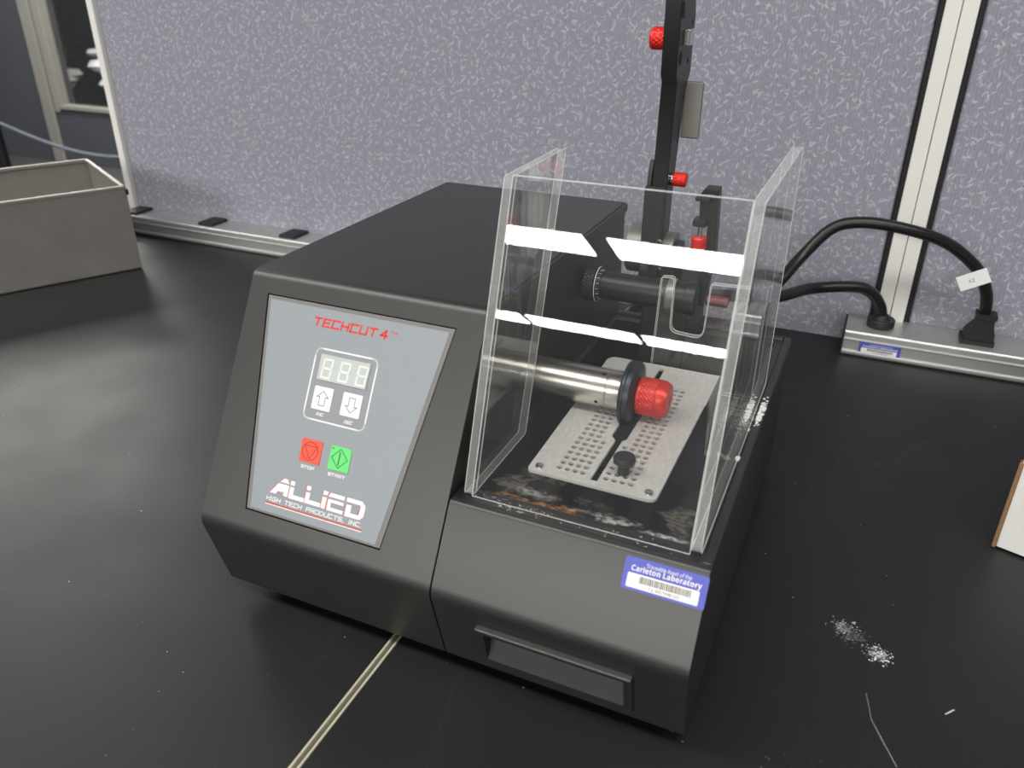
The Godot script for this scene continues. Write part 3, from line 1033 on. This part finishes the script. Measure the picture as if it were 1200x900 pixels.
# acrylic sheet: the two faces as clear panes, the cut edge as its own piece
func acrylic(called: String, poly: PackedVector2Array, thick: float, xf: Transform3D, parent: Node3D, label: String) -> void:
	var sh := Sh.new()
	var back := Transform3D(Basis(xf.basis.x, -xf.basis.y, -xf.basis.z), xf.origin)
	sh.sheet(poly, thick, xf)
	var flip := PackedVector2Array()
	for p in poly:
		flip.append(Vector2(p.x, -p.y))
	sh.sheet(flip, 0.0, back)
	var q := local_part(called, sh, M.acrylic, parent, label)
	var e := Sh.new().prism(poly, thick, xf, 0.0, 0.6, false)
	local_part(called + "_edge", e, M.acrylic_edge, parent, "cut edge of the acrylic")
	var ar := Sh.new()  # pale lines painted where the sheet edges would catch light
	for z in [0.0, thick]:
		for i in poly.size():
			ar.tube([xf * Vector3(poly[i].x, poly[i].y, z), xf * Vector3(poly[(i + 1) % poly.size()].x, poly[(i + 1) % poly.size()].y, z)], 0.0002, 5)
	local_part(called + "_glint", ar, M.acrylic_glint, parent, "pale line painted as edge highlight of the acrylic")

func saw_guard(o: Node3D) -> void:
	var g := Node3D.new()
	g.name = "blade_guard"
	g.position = -SAW
	g.set_meta("label", "clear acrylic guard of bonded sheets over the cutting table")
	o.add_child(g, true)
	var up := Vector3(0, 0.1565, -0.0505)
	var L := up.length()
	up = up / L
	var nn := Vector3(0, -up.z, up.y)
	acrylic("front_sheet", V2([0.1637, 0.0, 0.2785, 0.0, 0.2785, L, 0.1637, L]), 0.0045, frame(Vector3.RIGHT, up, nn, Vector3(0, 0.1119, -0.0325) - nn * 0.0045), g, "sloping clear front sheet mirroring the ceiling lights")
	# side sheets drawn in (z, y), thickness along -x then +x
	var side := frame(Vector3(0, 0, 1), Vector3.UP, Vector3(-1, 0, 0), Vector3(0.1637, 0, 0))
	acrylic("side_sheet", rounded(V2([-0.0322, 0.1119, -0.083, 0.2675, -0.1555, 0.2685, -0.1028, 0.1119]), [0.002, 0.002, 0.002, 0.002], 3), 0.0045, side, g, "clear side sheet beside the motor housing")
	side = frame(Vector3(0, 0, 1), Vector3.UP, Vector3(-1, 0, 0), Vector3(0.2837, 0, 0))
	acrylic("side_sheet", rounded(V2([-0.0310, 0.1122, -0.082, 0.268, -0.2215, 0.268, -0.2300, 0.1112]), [0.005, 0.001, 0.002, 0.002], 4), 0.0052, side, g, "clear outer side sheet with a bright cut edge")
	var rear := V2([0.2113, 0.1115, 0.2133, 0.185, 0.2216, 0.1855, 0.2218, 0.1490, 0.2432, 0.1478, 0.2446, 0.1848, 0.2785, 0.1862, 0.2785, 0.1115])
	acrylic("rear_sheet", rounded(rear, [0, 0.002, 0.002, 0.006, 0.006, 0.002, 0, 0], 6), 0.004, frame(Vector3.RIGHT, Vector3.UP, Vector3.BACK, Vector3(0, 0, -0.2055)), g, "low clear rear sheet with a U-shaped notch for the arm")

func saw_table(o: Node3D) -> void:
	# perforated stainless plate cut by booleans, then kept as one plain mesh
	var y := 0.125
	var c := CSGCombiner3D.new()
	c.name = "cutter"
	add_child(c)
	var lay := Basis(Vector3(1, 0, 0), Vector3(0, 0, -1), Vector3(0, 1, 0))
	var pl := CSGPolygon3D.new()
	pl.polygon = rounded(V2([0.1872, 0.0495, 0.2562, 0.0488, 0.2575, 0.2005, 0.1835, 0.2]), [0.0035, 0.005, 0.001, 0.007], 6)
	pl.depth = 0.0016
	pl.transform = Transform3D(lay, Vector3(0, y, 0))
	c.add_child(pl)
	var sl := CSGPolygon3D.new()
	sl.polygon = V2([0.2206, 0.0538, 0.2244, 0.0538, 0.2244, 0.097, 0.2262, 0.0995, 0.2266, 0.158, 0.2236, 0.163, 0.2228, 0.1945, 0.2196, 0.1945, 0.2196, 0.163, 0.2172, 0.158, 0.2172, 0.1005, 0.2206, 0.0965])
	sl.depth = 0.01
	sl.transform = Transform3D(lay, Vector3(0, y + 0.004, 0))
	sl.operation = CSGShape3D.OPERATION_SUBTRACTION
	c.add_child(sl)
	for col in [0.2023, 0.2067, 0.211, 0.2153, 0.2278, 0.2322, 0.2366, 0.241]:
		for r in 21:
			var z := -0.0582 - r * 0.0055
			if z < -0.094 and z > -0.166 and (col == 0.2153 or col == 0.2278):
				continue
			var h := CSGCylinder3D.new()
			h.radius = 0.0017
			h.height = 0.01
			h.sides = 14
			h.smooth_faces = false
			h.position = Vector3(col, y, z)
			h.operation = CSGShape3D.OPERATION_SUBTRACTION
			c.add_child(h)
	c._update_shape()
	var m := c.bake_static_mesh()
	remove_child(c)
	c.free()
	var q := part("table_plate", m, M.plate, o, "perforated stainless cutting table with a blade slot")
	var g := Sh.new()
	g.prism(rounded(V2([0.156, 0.1252, 0.168, 0.1232, 0.1835, 0.1, 0.188, 0.0722, 0.196, 0.0722, 0.2145, 0.079, 0.226, 0.112, 0.2005, 0.1252]), [0, 0.004, 0.01, 0, 0, 0, 0, 0], 4), 0.0016, frame(Vector3(0, 0, -1), Vector3.UP, Vector3(1, 0, 0), Vector3(0.256, 0, 0)), 0.0)
	local_part("side_bracket", g, M.plate, q)
	for s in [[0.1925, -0.0545], [0.2515, -0.0545]]:
		local_part("screw", Sh.new().lathe([Vector2(0.0012, y + 0.0011), Vector2(0.0022, y + 0.0009), Vector2(0.0025, y)], along_y(Vector3(s[0], 0, s[1])), 16), M.screw, q)
	part("locating_stud", Sh.new().lathe([Vector2(0, 0.0105), Vector2(0.0052, 0.0105), Vector2(0.0058, 0.0098), Vector2(0.0058, 0.0072), Vector2(0.0052, 0.0065), Vector2(0.0032, 0.006), Vector2(0.0032, 0.0)], along_y(Vector3(0.2345, y, -0.0665)), 28), M.stud, o, "dark round stud screwed into the plate")

func saw_spindle(o: Node3D) -> void:
	var ax := Vector3(0, 0.139, -0.128)
	var p := along_x(ax)
	part("spindle_sleeve", Sh.new().lathe([Vector2(0.0116, 0.153), Vector2(0.0116, 0.206), Vector2(0.0112, 0.2064), Vector2(0.0112, 0.2068), Vector2(0.0117, 0.2072), Vector2(0.0117, 0.2152), Vector2(0.0112, 0.2158), Vector2(0, 0.2158)], p, 56), M.steel, o, "polished stainless spindle sleeve")
	for s in [[0.2035, 0.35], [0.2015, 1.95]]:
		var a: float = s[1]
		part("pin_hole", Sh.new().lathe([Vector2(0, 0.00015), Vector2(0.0011, 0.00015), Vector2(0.0012, 0)], frame(Vector3.RIGHT, Vector3(0, cos(a), sin(a)), Vector3(0, -sin(a), cos(a)), ax + Vector3(s[0], cos(a) * 0.0116, sin(a) * 0.0116)), 14), M.hole_shade, o)  # uncut: a dark disc stands for the shaded hole
	part("blade_flange", Sh.new().lathe([Vector2(0.009, 0.2158), Vector2(0.0185, 0.2162), Vector2(0.0192, 0.217), Vector2(0.0192, 0.2185), Vector2(0.0186, 0.2188), Vector2(0.0186, 0.2194), Vector2(0.0192, 0.2197), Vector2(0.0192, 0.2218), Vector2(0.0184, 0.2226), Vector2(0.013, 0.2236), Vector2(0, 0.2236)], p, 64), M.flange, o, "dark blue-grey blade flange")
	var k := Sh.new()
	k.lathe([Vector2(0.006, 0.2236), Vector2(0.0102, 0.2238), Vector2(0.011, 0.2246), Vector2(0.011, 0.2258), Vector2(0.0107, 0.2263)], p, 48)
	k.knurl(0.0111, 0.2262, 0.2348, p, 64, 14, 0.03)
	k.lathe([Vector2(0.0107, 0.2347), Vector2(0.011, 0.2351), Vector2(0.011, 0.2385), Vector2(0.0092, 0.2415), Vector2(0.0035, 0.2419), Vector2(0, 0.2408)], p, 48)
	part("clamp_knob", k, M.knob_worn, o, "knurled red spindle knob, worn on its rim")

func knob(r: float, length: float, xf: Transform3D) -> Sh:
	var k := Sh.new()
	k.lathe([Vector2(0, 0), Vector2(r * 0.9, 0), Vector2(r, r * 0.1)], xf, 28)
	k.knurl(r * 1.02, r * 0.1, length - r * 0.15, xf, 32, 8, 0.05)
	k.lathe([Vector2(r, length - r * 0.15), Vector2(r * 0.88, length), Vector2(0, length)], xf, 28)
	return k

func saw_arm(o: Node3D) -> void:
	# upright sample arm: outline in (z, y), thickness along x
	var f := frame(Vector3(0, 0, 1), Vector3.UP, Vector3(1, 0, 0), Vector3(0.1905, 0, 0))
	var arm := Sh.new()
	arm.prism(V2([-0.25, 0.15, -0.2485, 0.24, -0.2505, 0.2945, -0.2465, 0.299, -0.2445, 0.345, -0.2445, 0.39, -0.262, 0.39, -0.2845, 0.332, -0.2845, 0.297, -0.276, 0.288, -0.2665, 0.228, -0.2665, 0.15]), 0.0101, f, 0.0006)
	var a := part("sample_arm", arm, M.anodised, o, "tall upright black anodised sample arm")
	for s in [[0.3362, -0.2475, 0.0045], [0.3085, -0.252, 0.004], [0.328, -0.276, 0.0014], [0.3055, -0.273, 0.0017], [0.2835, -0.2705, 0.0014], [0.257, -0.2645, 0.0014], [0.3322, -0.2525, 0.0012]]:
		var h := Sh.new().lathe([Vector2(0, 0.0101), Vector2(s[2], 0.0101), Vector2(s[2] * 1.1, 0.01)], frame(Vector3(0, -1.0, 0), Vector3(1, 0, 0), Vector3(0, 0, 1.0), Vector3(0.1906, s[0], s[1] - 0.001)), 18)
		local_part("bolt_hole", h, M.hole_shade, a)  # hole drawn as a dark disc, its shade in the colour
	local_part("clamp_block", Sh.new().box(Vector3(0.2005, 0.3155, -0.268), Vector3(0.2045, 0.325, -0.2565), 0.0005), M.screw, a, "bright square clamp nut")
	part("thumb_screw", knob(0.0066, 0.0095, frame(Vector3(0, 1, 0), Vector3(-1, 0, 0), Vector3(0, 0, 1), Vector3(0.1908, 0.3195, -0.2535))), M.knob_red, o, "red knurled thumb screw high on the arm")
	var ls := knob(0.0046, 0.0088, along_x(Vector3(0.2022, 0.2335, -0.2585)))
	part("thumb_screw", ls, M.knob_red, o, "small red knurled thumb screw low on the arm")
	part("screw_collar", Sh.new().lathe([Vector2(0.0032, 0), Vector2(0.0042, 0.0002), Vector2(0.0042, 0.0018), Vector2(0.003, 0.002)], along_x(Vector3(0.2006, 0.2335, -0.2585)), 20), M.screw, o)
	part("stop_plate", Sh.new().box(Vector3(0.1990, 0.2565, -0.2815), Vector3(0.2115, 0.2925, -0.2785), 0.001), M.box_steel, o, "grey steel plate bolted behind the arm")
	part("arm_clip", Sh.new().prism(V2([-0.2505, 0.236, -0.2535, 0.2455, -0.256, 0.2455, -0.256, 0.2, -0.2505, 0.2]), 0.003, frame(Vector3(0, 0, 1), Vector3.UP, Vector3(1, 0, 0), Vector3(0.1865, 0.0, 0.0)), 0.0004), M.dark_metal, o)
	part("arm_clip_rail", Sh.new().box(Vector3(0.187, 0.15, -0.2475), Vector3(0.2005, 0.2305, -0.2435), 0.0006), M.dark_metal, o)
	# pivot hub of stacked discs
	part("pivot_hub", Sh.new().lathe([Vector2(0, 0.1755), Vector2(0.0165, 0.1755), Vector2(0.0172, 0.1765), Vector2(0.0172, 0.188), Vector2(0.0205, 0.188), Vector2(0.0213, 0.1888), Vector2(0.0213, 0.1935), Vector2(0.0135, 0.1935), Vector2(0.0135, 0.2075), Vector2(0, 0.2075)], along_x(Vector3(0, 0.183, -0.262)), 44), M.hub_metal, o, "round grey pivot hub of the arm")
	part("hub_block", Sh.new().box(Vector3(0.1885, 0.16, -0.268), Vector3(0.2125, 0.1905, -0.245), 0.0012), M.dark_metal, o)
	for s in [[0.2, 0.1945, -0.2433], [0.2015, 0.1745, -0.2448], [0.207, 0.1695, -0.2448]]:
		part("screw", Sh.new().lathe([Vector2(0.001, 0.001), Vector2(0.0016, 0.0009), Vector2(0.0019, 0)], along_z(Vector3(s[0], s[1], s[2])), 14), M.screw, o)
	# pedestal carrying arm and micrometer
	part("pedestal", Sh.new().box(Vector3(0.194, 0.1095, -0.295), Vector3(0.226, 0.162, -0.232), 0.0015), M.dark_metal, o)
	# micrometer barrel along x
	var p := along_x(Vector3(0, 0.1652, -0.225))
	part("micrometer_barrel", Sh.new().lathe([Vector2(0.0086, 0.168), Vector2(0.0096, 0.169), Vector2(0.0096, 0.212), Vector2(0.0108, 0.2125), Vector2(0.0108, 0.219), Vector2(0.0098, 0.2195), Vector2(0.0098, 0.226), Vector2(0.0112, 0.2265), Vector2(0.0112, 0.2325), Vector2(0.0085, 0.2335), Vector2(0, 0.2335)], p, 48), M.anodised, o, "black micrometer barrel lying across")
	var kn := Sh.new()
	kn.lathe([Vector2(0, 0.1563), Vector2(0.0112, 0.1563), Vector2(0.012, 0.1572)], p, 40)
	kn.knurl(0.0121, 0.1572, 0.164, p, 60, 6, 0.03)
	kn.lathe([Vector2(0.012, 0.164), Vector2(0.0108, 0.1645), Vector2(0.0096, 0.165), Vector2(0.0096, 0.1685)], p, 40)
	part("micrometer_knob", kn, M.dark_metal, o, "knurled black micrometer knob with graduations")
	var tk := Sh.new()
	tk.lathe([Vector2(0.0121, 0.1652), Vector2(0.0119, 0.1656)], p, 48)
	for i in 16:
		var an := TAU * i / 16.0
		tk.box(Vector3(0.1658, -0.0001, 0.0096), Vector3(0.1678, 0.0001, 0.0098), 0.0, frame(Vector3(1, 0, 0), Vector3(0, cos(an), sin(an)), Vector3(0, -sin(an), cos(an)), Vector3(0, 0.1652, -0.225)))
	part("scale_marks", tk, M.white_ink, o, "fine white scale ring")
	part("micrometer_band", Sh.new().lathe([Vector2(0.0109, 0.2135), Vector2(0.0112, 0.214), Vector2(0.0112, 0.2185), Vector2(0.0109, 0.219)], p, 40), M.hub_metal, o)
	part("dull_rod", Sh.new().lathe([Vector2(0.003, 0.0), Vector2(0.0034, 0.0004), Vector2(0.0034, 0.014), Vector2(0, 0.0145)], along_x(Vector3(0.2385, 0.1645, -0.228)), 20), M.dull_red, o, "short dull red rod")  # short dull red rod beside the fork
	# forked upright bracket with its red screw
	var br := Sh.new()
	br.prism(rounded(V2([0.2262, 0.2322, 0.2287, 0.2358, 0.2372, 0.2358, 0.2392, 0.1955, 0.236, 0.158, 0.2272, 0.158, 0.2325, 0.19, 0.2328, 0.2125, 0.2268, 0.2125, 0.2268, 0.2185, 0.2262, 0.2290]), 0.0, 1), 0.011, frame(Vector3.RIGHT, Vector3.UP, Vector3.BACK, Vector3(0, 0, -0.243)), 0.0006)
	part("sample_fork", br, M.dark_metal, o, "upright black clamp fork")
	part("fork_jaw", Sh.new().box(Vector3(0.2242, 0.2285, -0.234), Vector3(0.2335, 0.2312, -0.2265), 0.0006), M.dark_metal, o)
	part("fork_jaw", Sh.new().box(Vector3(0.2242, 0.2122, -0.236), Vector3(0.2328, 0.217, -0.2265), 0.0006), M.dark_metal, o)
	part("clamp_rod", Sh.new().lathe([Vector2(0.0014, 0.2), Vector2(0.0014, 0.2125)], along_y(Vector3(0.2288, 0, -0.2305)), 14), M.screw, o)
	part("thumb_screw", knob(0.0049, 0.0085, along_y(Vector3(0.2288, 0.1965, -0.2305))), M.knob_red, o, "red knurled thumb screw of the clamp fork")

# ------------------------------------------------------------------ things round the saw
func strip_body(x0: float, x1: float, zf: float) -> Sh:
	# aluminium section in (z, y): rounded foot, stepped front, flat top
	var zb := PZ + 0.001
	return Sh.new().prism(rounded(V2([zb, 0.0, zf - 0.001, 0.0, zf + 0.001, 0.0022, zf + 0.001, 0.0055, zf - 0.0012, 0.0065, zf - 0.0012, 0.016, zf - 0.0004, 0.0166, zf - 0.0004, 0.0182, zf - 0.0022, 0.019, zf - 0.0022, 0.0242, zf - 0.0035, 0.0262, zb, 0.0262]), [0, 0.001, 0.001, 0.001, 0, 0, 0.0003, 0.0003, 0, 0.0008, 0.001, 0], 3), x1 - x0, frame(Vector3(0, 0, 1), Vector3.UP, Vector3(1, 0, 0), Vector3(x0, 0, 0)), 0.0005)

func power_strips() -> void:
	var o := thing("power_strip", "aluminium power strip with three black outlet covers, at the partition left of the saw", "power strip", Vector3(-0.28, 0, -0.59), "power strips along the partition")
	part("body", strip_body(-0.705, -0.05, -0.571), M.aluminium, o)
	for x in [-0.686, -0.541, -0.397, -0.25, -0.105]:
		part("outlet_cover", Sh.new().box(Vector3(x - 0.0145, 0.0255, -0.6125), Vector3(x + 0.0125, 0.0302, -0.5785), 0.0016), M.rubber, o)
	o = thing("power_strip", "aluminium power strip with a blue asset sticker and two plugs, right of the saw", "power strip", Vector3(0.75, 0, -0.59), "power strips along the partition")
	part("body", strip_body(0.3255, 1.15, -0.5625), M.aluminium, o)
	part("end_cap", Sh.new().box(Vector3(0.3237, 0.0, PZ + 0.002), Vector3(0.3257, 0.0262, -0.5628), 0.0006), M.rubber, o)
	part("blank_cover", Sh.new().lathe([Vector2(0, 0.0006), Vector2(0.0062, 0.0006), Vector2(0.0072, 0.0001)], along_y(Vector3(0.3985, 0.0262, -0.588)), 24), M.aluminium, o)
	asset_label(o, frame(Vector3.RIGHT, Vector3.UP, Vector3.BACK, Vector3(0, 0, -0.5625 - 0.0004)), 0.3415, 0.381, 0.0046, 0.0172, M.sticker, false)

func cords() -> void:
	var up := smooth_path([Vector3(0.13, 0.03, -0.335), Vector3(0.165, 0.028, -0.38), Vector3(0.215, 0.045, -0.45), Vector3(0.2552, 0.0853, -0.5), Vector3(0.2733, 0.1089, -0.53), Vector3(0.295, 0.1348, -0.545), Vector3(0.3204, 0.1428, -0.55), Vector3(0.3583, 0.14, -0.555), Vector3(0.398, 0.1268, -0.57), Vector3(0.4296, 0.1028, -0.58), Vector3(0.4435, 0.0791, -0.584), Vector3(0.448, 0.058, -0.589)])
	var o := thing("mains_cable", "black power cord arching high to a square plug, white tag on it", "power cord", Vector3(0.448, 0.027, -0.589), "power cords")
	part("cable", Sh.new().tube(up, 0.0056, 18), M.cord, o)
	var pl := Sh.new()
	var sec := [[0.0264, 0.015, 0.012, 0.0], [0.031, 0.0152, 0.012, 0.0], [0.0316, 0.0135, 0.0108, 0.0004], [0.037, 0.0128, 0.0105, 0.001], [0.0475, 0.0082, 0.0082, 0.0028], [0.0525, 0.008, 0.008, 0.003], [0.0529, 0.0092, 0.009, 0.003], [0.0572, 0.0092, 0.009, 0.003]]
	for i in sec.size() - 1:
		var a: Array = sec[i]
		var b: Array = sec[i + 1]
		var ca := Vector3(0.4468 + a[3], a[0], -0.589)
		var cb := Vector3(0.4468 + b[3], b[0], -0.589)
		for s in [[1, 1, 1, -1], [1, -1, -1, -1], [-1, -1, -1, 1], [-1, 1, 1, 1]]:
			var n := Vector3(s[0] + s[2], 0, s[1] + s[3]).normalized()
			if absf(b[0] - a[0]) < 0.001:
				n = Vector3.UP if b[1] < a[1] else Vector3.DOWN
			pl.quad(ca + Vector3(s[0] * a[1], 0, s[1] * a[2]), ca + Vector3(s[2] * a[1], 0, s[3] * a[2]), cb + Vector3(s[2] * b[1], 0, s[3] * b[2]), cb + Vector3(s[0] * b[1], 0, s[1] * b[2]), n)
	pl.quad(Vector3(0.4406, 0.0572, -0.598), Vector3(0.459, 0.0572, -0.598), Vector3(0.459, 0.0572, -0.58), Vector3(0.4406, 0.0572, -0.58), Vector3.UP)
	part("plug", pl, M.rubber, o, "square moulded plug with a narrow neck")
	var tf := frame(Vector3(0.86, 0.5, 0.0).normalized(), Vector3(-0.5, 0.86, 0.0).normalized(), Vector3.BACK, Vector3(0.4285, 0.0935, -0.5745))
	var tag := part("tag", Sh.new().box(Vector3(-0.0135, -0.0075, 0), Vector3(0.0135, 0.0075, 0.0008), 0.0002, tf), M.paper, o, "white flag label wrapped on the cord")
	type_on("tag_lettering", "X2", -0.0045, 0.001, -0.002, 0.0038, false, M.grey_ink, Transform3D(tf.basis, tf.origin + Vector3(0, 0, 0.0008)), tag)
	var low := smooth_path([Vector3(0.09, 0.05, -0.335), Vector3(0.115, 0.058, -0.395), Vector3(0.1345, 0.0685, -0.42), Vector3(0.159, 0.084, -0.42), Vector3(0.205, 0.085, -0.45), Vector3(0.2548, 0.072, -0.505), Vector3(0.2855, 0.067, -0.56), Vector3(0.3246, 0.0682, -0.58), Vector3(0.342, 0.0626, -0.587), Vector3(0.3535, 0.0485, -0.59), Vector3(0.3575, 0.034, -0.591)])
	o = thing("mains_cable", "black power cord running low to a round plug by the partition post", "power cord", Vector3(0.3575, 0.027, -0.591), "power cords")
	part("cable", Sh.new().tube(low, 0.0058, 18), M.cord, o)
	part("plug", Sh.new().lathe([Vector2(0.0125, 0.0), Vector2(0.0135, 0.001), Vector2(0.0135, 0.0075), Vector2(0.0125, 0.0088), Vector2(0.0085, 0.0082), Vector2(0.0075, 0.0105), Vector2(0.006, 0.013), Vector2(0, 0.013)], along_y(Vector3(0.3578, 0.0264, -0.591)), 36), M.rubber, o, "round plug")

func metal_box() -> void:
	var d1 := Vector3(-0.48, 0, 0.877).normalized()
	var d2 := Vector3(-d1.z, 0, d1.x)
	var o := thing("metal_box", "open grey sheet-metal box with folded rims, at the left beside the partition end", "box", Vector3(-0.5425, 0, -0.458))
	o.basis = Basis(d1, Vector3.UP, d1.cross(Vector3.UP))
	# own axes: x runs along the near long wall, z away from it
	var zs := 1.0 if o.basis.z.dot(d2) > 0 else -1.0
	var long := 0.42
	var wide := 0.205
	var h := 0.11
	var t := 0.0016
	var z0 := minf(0.0, zs * wide)
	var z1 := maxf(0.0, zs * wide)
	local_part("bottom", Sh.new().box(Vector3(0, 0.001, z0), Vector3(long, 0.003, z1), 0.0004), M.box_steel, o)
	local_part("wall", Sh.new().box(Vector3(0, 0.001, z0), Vector3(long, h - 0.002, z0 + t), 0.0004), M.box_steel, o)
	local_part("wall", Sh.new().box(Vector3(0, 0.001, z1 - t), Vector3(long, h - 0.002, z1), 0.0004), M.box_steel, o)
	local_part("wall", Sh.new().box(Vector3(0, 0.001, z0 + t), Vector3(t, h - 0.002, z1 - t), 0.0004), M.box_steel, o)
	local_part("wall", Sh.new().box(Vector3(long - t, 0.001, z0 + t), Vector3(long, h - 0.002, z1 - t), 0.0004), M.box_steel, o)
	for s in [[0.0, z0 - 0.0008, long, z0 + 0.005], [0.0, z1 - 0.005, long, z1 + 0.0008], [-0.0008, z0, 0.005, z1], [long - 0.005, z0, long + 0.0008, z1]]:
		local_part("rim", Sh.new().box(Vector3(s[0], h - 0.005, s[1]), Vector3(s[2], h, s[3]), 0.0012), M.box_steel, o)
	local_part("corner_stop", Sh.new().box(Vector3(-0.0025, h - 0.0115, -0.003), Vector3(0.001, h - 0.004, 0.003), 0.001), M.rubber, o)

func white_box() -> void:
	var o := thing("carton", "white cardboard box with a raw brown edge, cut off at the right of the bench", "box", Vector3(0.4468, 0, -0.269))
	var d1 := Vector3(0.954, 0, 0.3).normalized()
	o.basis = Basis(d1, Vector3.UP, d1.cross(Vector3.UP))
	local_part("body", Sh.new().box(Vector3(0.0024, 0.0015, -0.2), Vector3(0.3, 0.068, -0.0008), 0.0006), M.card_white, o)
	local_part("raw_edge", Sh.new().box(Vector3(0, 0.001, -0.006), Vector3(0.0024, 0.0695, 0.0006), 0.0004), M.card_brown, o, "raw brown corrugated edge")
	local_part("lid", Sh.new().prism(rounded(V2([-0.2, 0.068, -0.0012, 0.068, -0.0012, 0.074, -0.006, 0.0812, -0.2, 0.0812]), [0, 0.0005, 0.004, 0.004, 0], 5), 0.298, frame(Vector3(0, 0, 1), Vector3.UP, Vector3(1, 0, 0), Vector3(0.0016, 0, 0)), 0.0004), M.card_white, o)

func far_corner() -> void:
	# a black barrier post with a grey-blue cable hanging from it to the right
	var z := -3.3
	var o := thing("barrier_post", "black upright barrier post at the far left edge, before the navy wall", "post", Vector3(-4.95, FLOOR, z))
	part("post", Sh.new().lathe([Vector2(0.16, FLOOR), Vector2(0.16, FLOOR + 0.02), Vector2(0.035, FLOOR + 0.04), Vector2(0.032, -0.41), Vector2(0.036, -0.4), Vector2(0.036, -0.36), Vector2(0, -0.355)], along_y(Vector3(-4.95, 0, z)), 28), M.cord, o)
	var pts := []
	for i in 21:
		var u := i / 20.0
		pts.append(Vector3(-4.9 + 1.82 * u, -0.545 - 0.16 * sin(PI * minf(u * 1.0, 1.0)) + 0.05 * u, z))
	single("barrier_cable", Sh.new().tube(pts, 0.011, 10), M.cable_grey, "pale blue-grey cable sagging from the black post across the navy wall", "cable")
	# planting seen through the glass
	for q in [[-5.55, -4.4, 21, "dark leafy plant behind the window pane, nearer the window post"], [-4.92, -4.45, 22, "dark leafy plant behind the window pane, nearer the partition"]]:
		rng.seed = q[2]
		var pot := thing("potted_plant", q[3], "plant", Vector3(q[0], FLOOR, q[1]), "plants behind the window")
		part("pot", Sh.new().lathe([Vector2(0, FLOOR), Vector2(0.13, FLOOR), Vector2(0.17, FLOOR + 0.46), Vector2(0.15, FLOOR + 0.46), Vector2(0.145, FLOOR + 0.43), Vector2(0, FLOOR + 0.43)], along_y(Vector3(q[0], 0, q[1])), 24), M.void, pot)
		var lf := Sh.new()
		for i in 150:
			var a := rng.randf() * TAU
			var up := rng.randf_range(0.1, 1.0)
			var b := Vector3(q[0], FLOOR + 0.43, q[1]) + Vector3(cos(a) * 0.17 * rng.randf(), up * 1.1, sin(a) * 0.17 * rng.randf())
			var d := Vector3(cos(a), rng.randf_range(-0.4, 0.7), sin(a)).normalized() * rng.randf_range(0.07, 0.12)
			var s := d.cross(Vector3.UP).normalized() * rng.randf_range(0.02, 0.05)
			var n := s.cross(d).normalized()
			lf.quad(b, b + d * 0.5 + s, b + d, b + d * 0.5 - s, n)
		var lm := part("leaves", lf, M.leaf, pot)
		lm.set_meta("kind", "stuff")
		for i in 12:
			var c := Vector3(q[0] + rng.randf_range(-0.26, 0.26), rng.randf_range(-0.45, -0.2), q[1] + rng.randf_range(0.1, 0.2))
			var w := rng.randf_range(0.04, 0.09)
			part("pale_blob", Sh.new().lathe([Vector2(0, w * 0.5), Vector2(w * 0.7, w * 0.4), Vector2(w, 0), Vector2(w * 0.6, -w * 0.4), Vector2(0, -w * 0.5)], along_y(c), 10, 0.2), M.paper, pot)  # white rounded blobs set low behind the pane
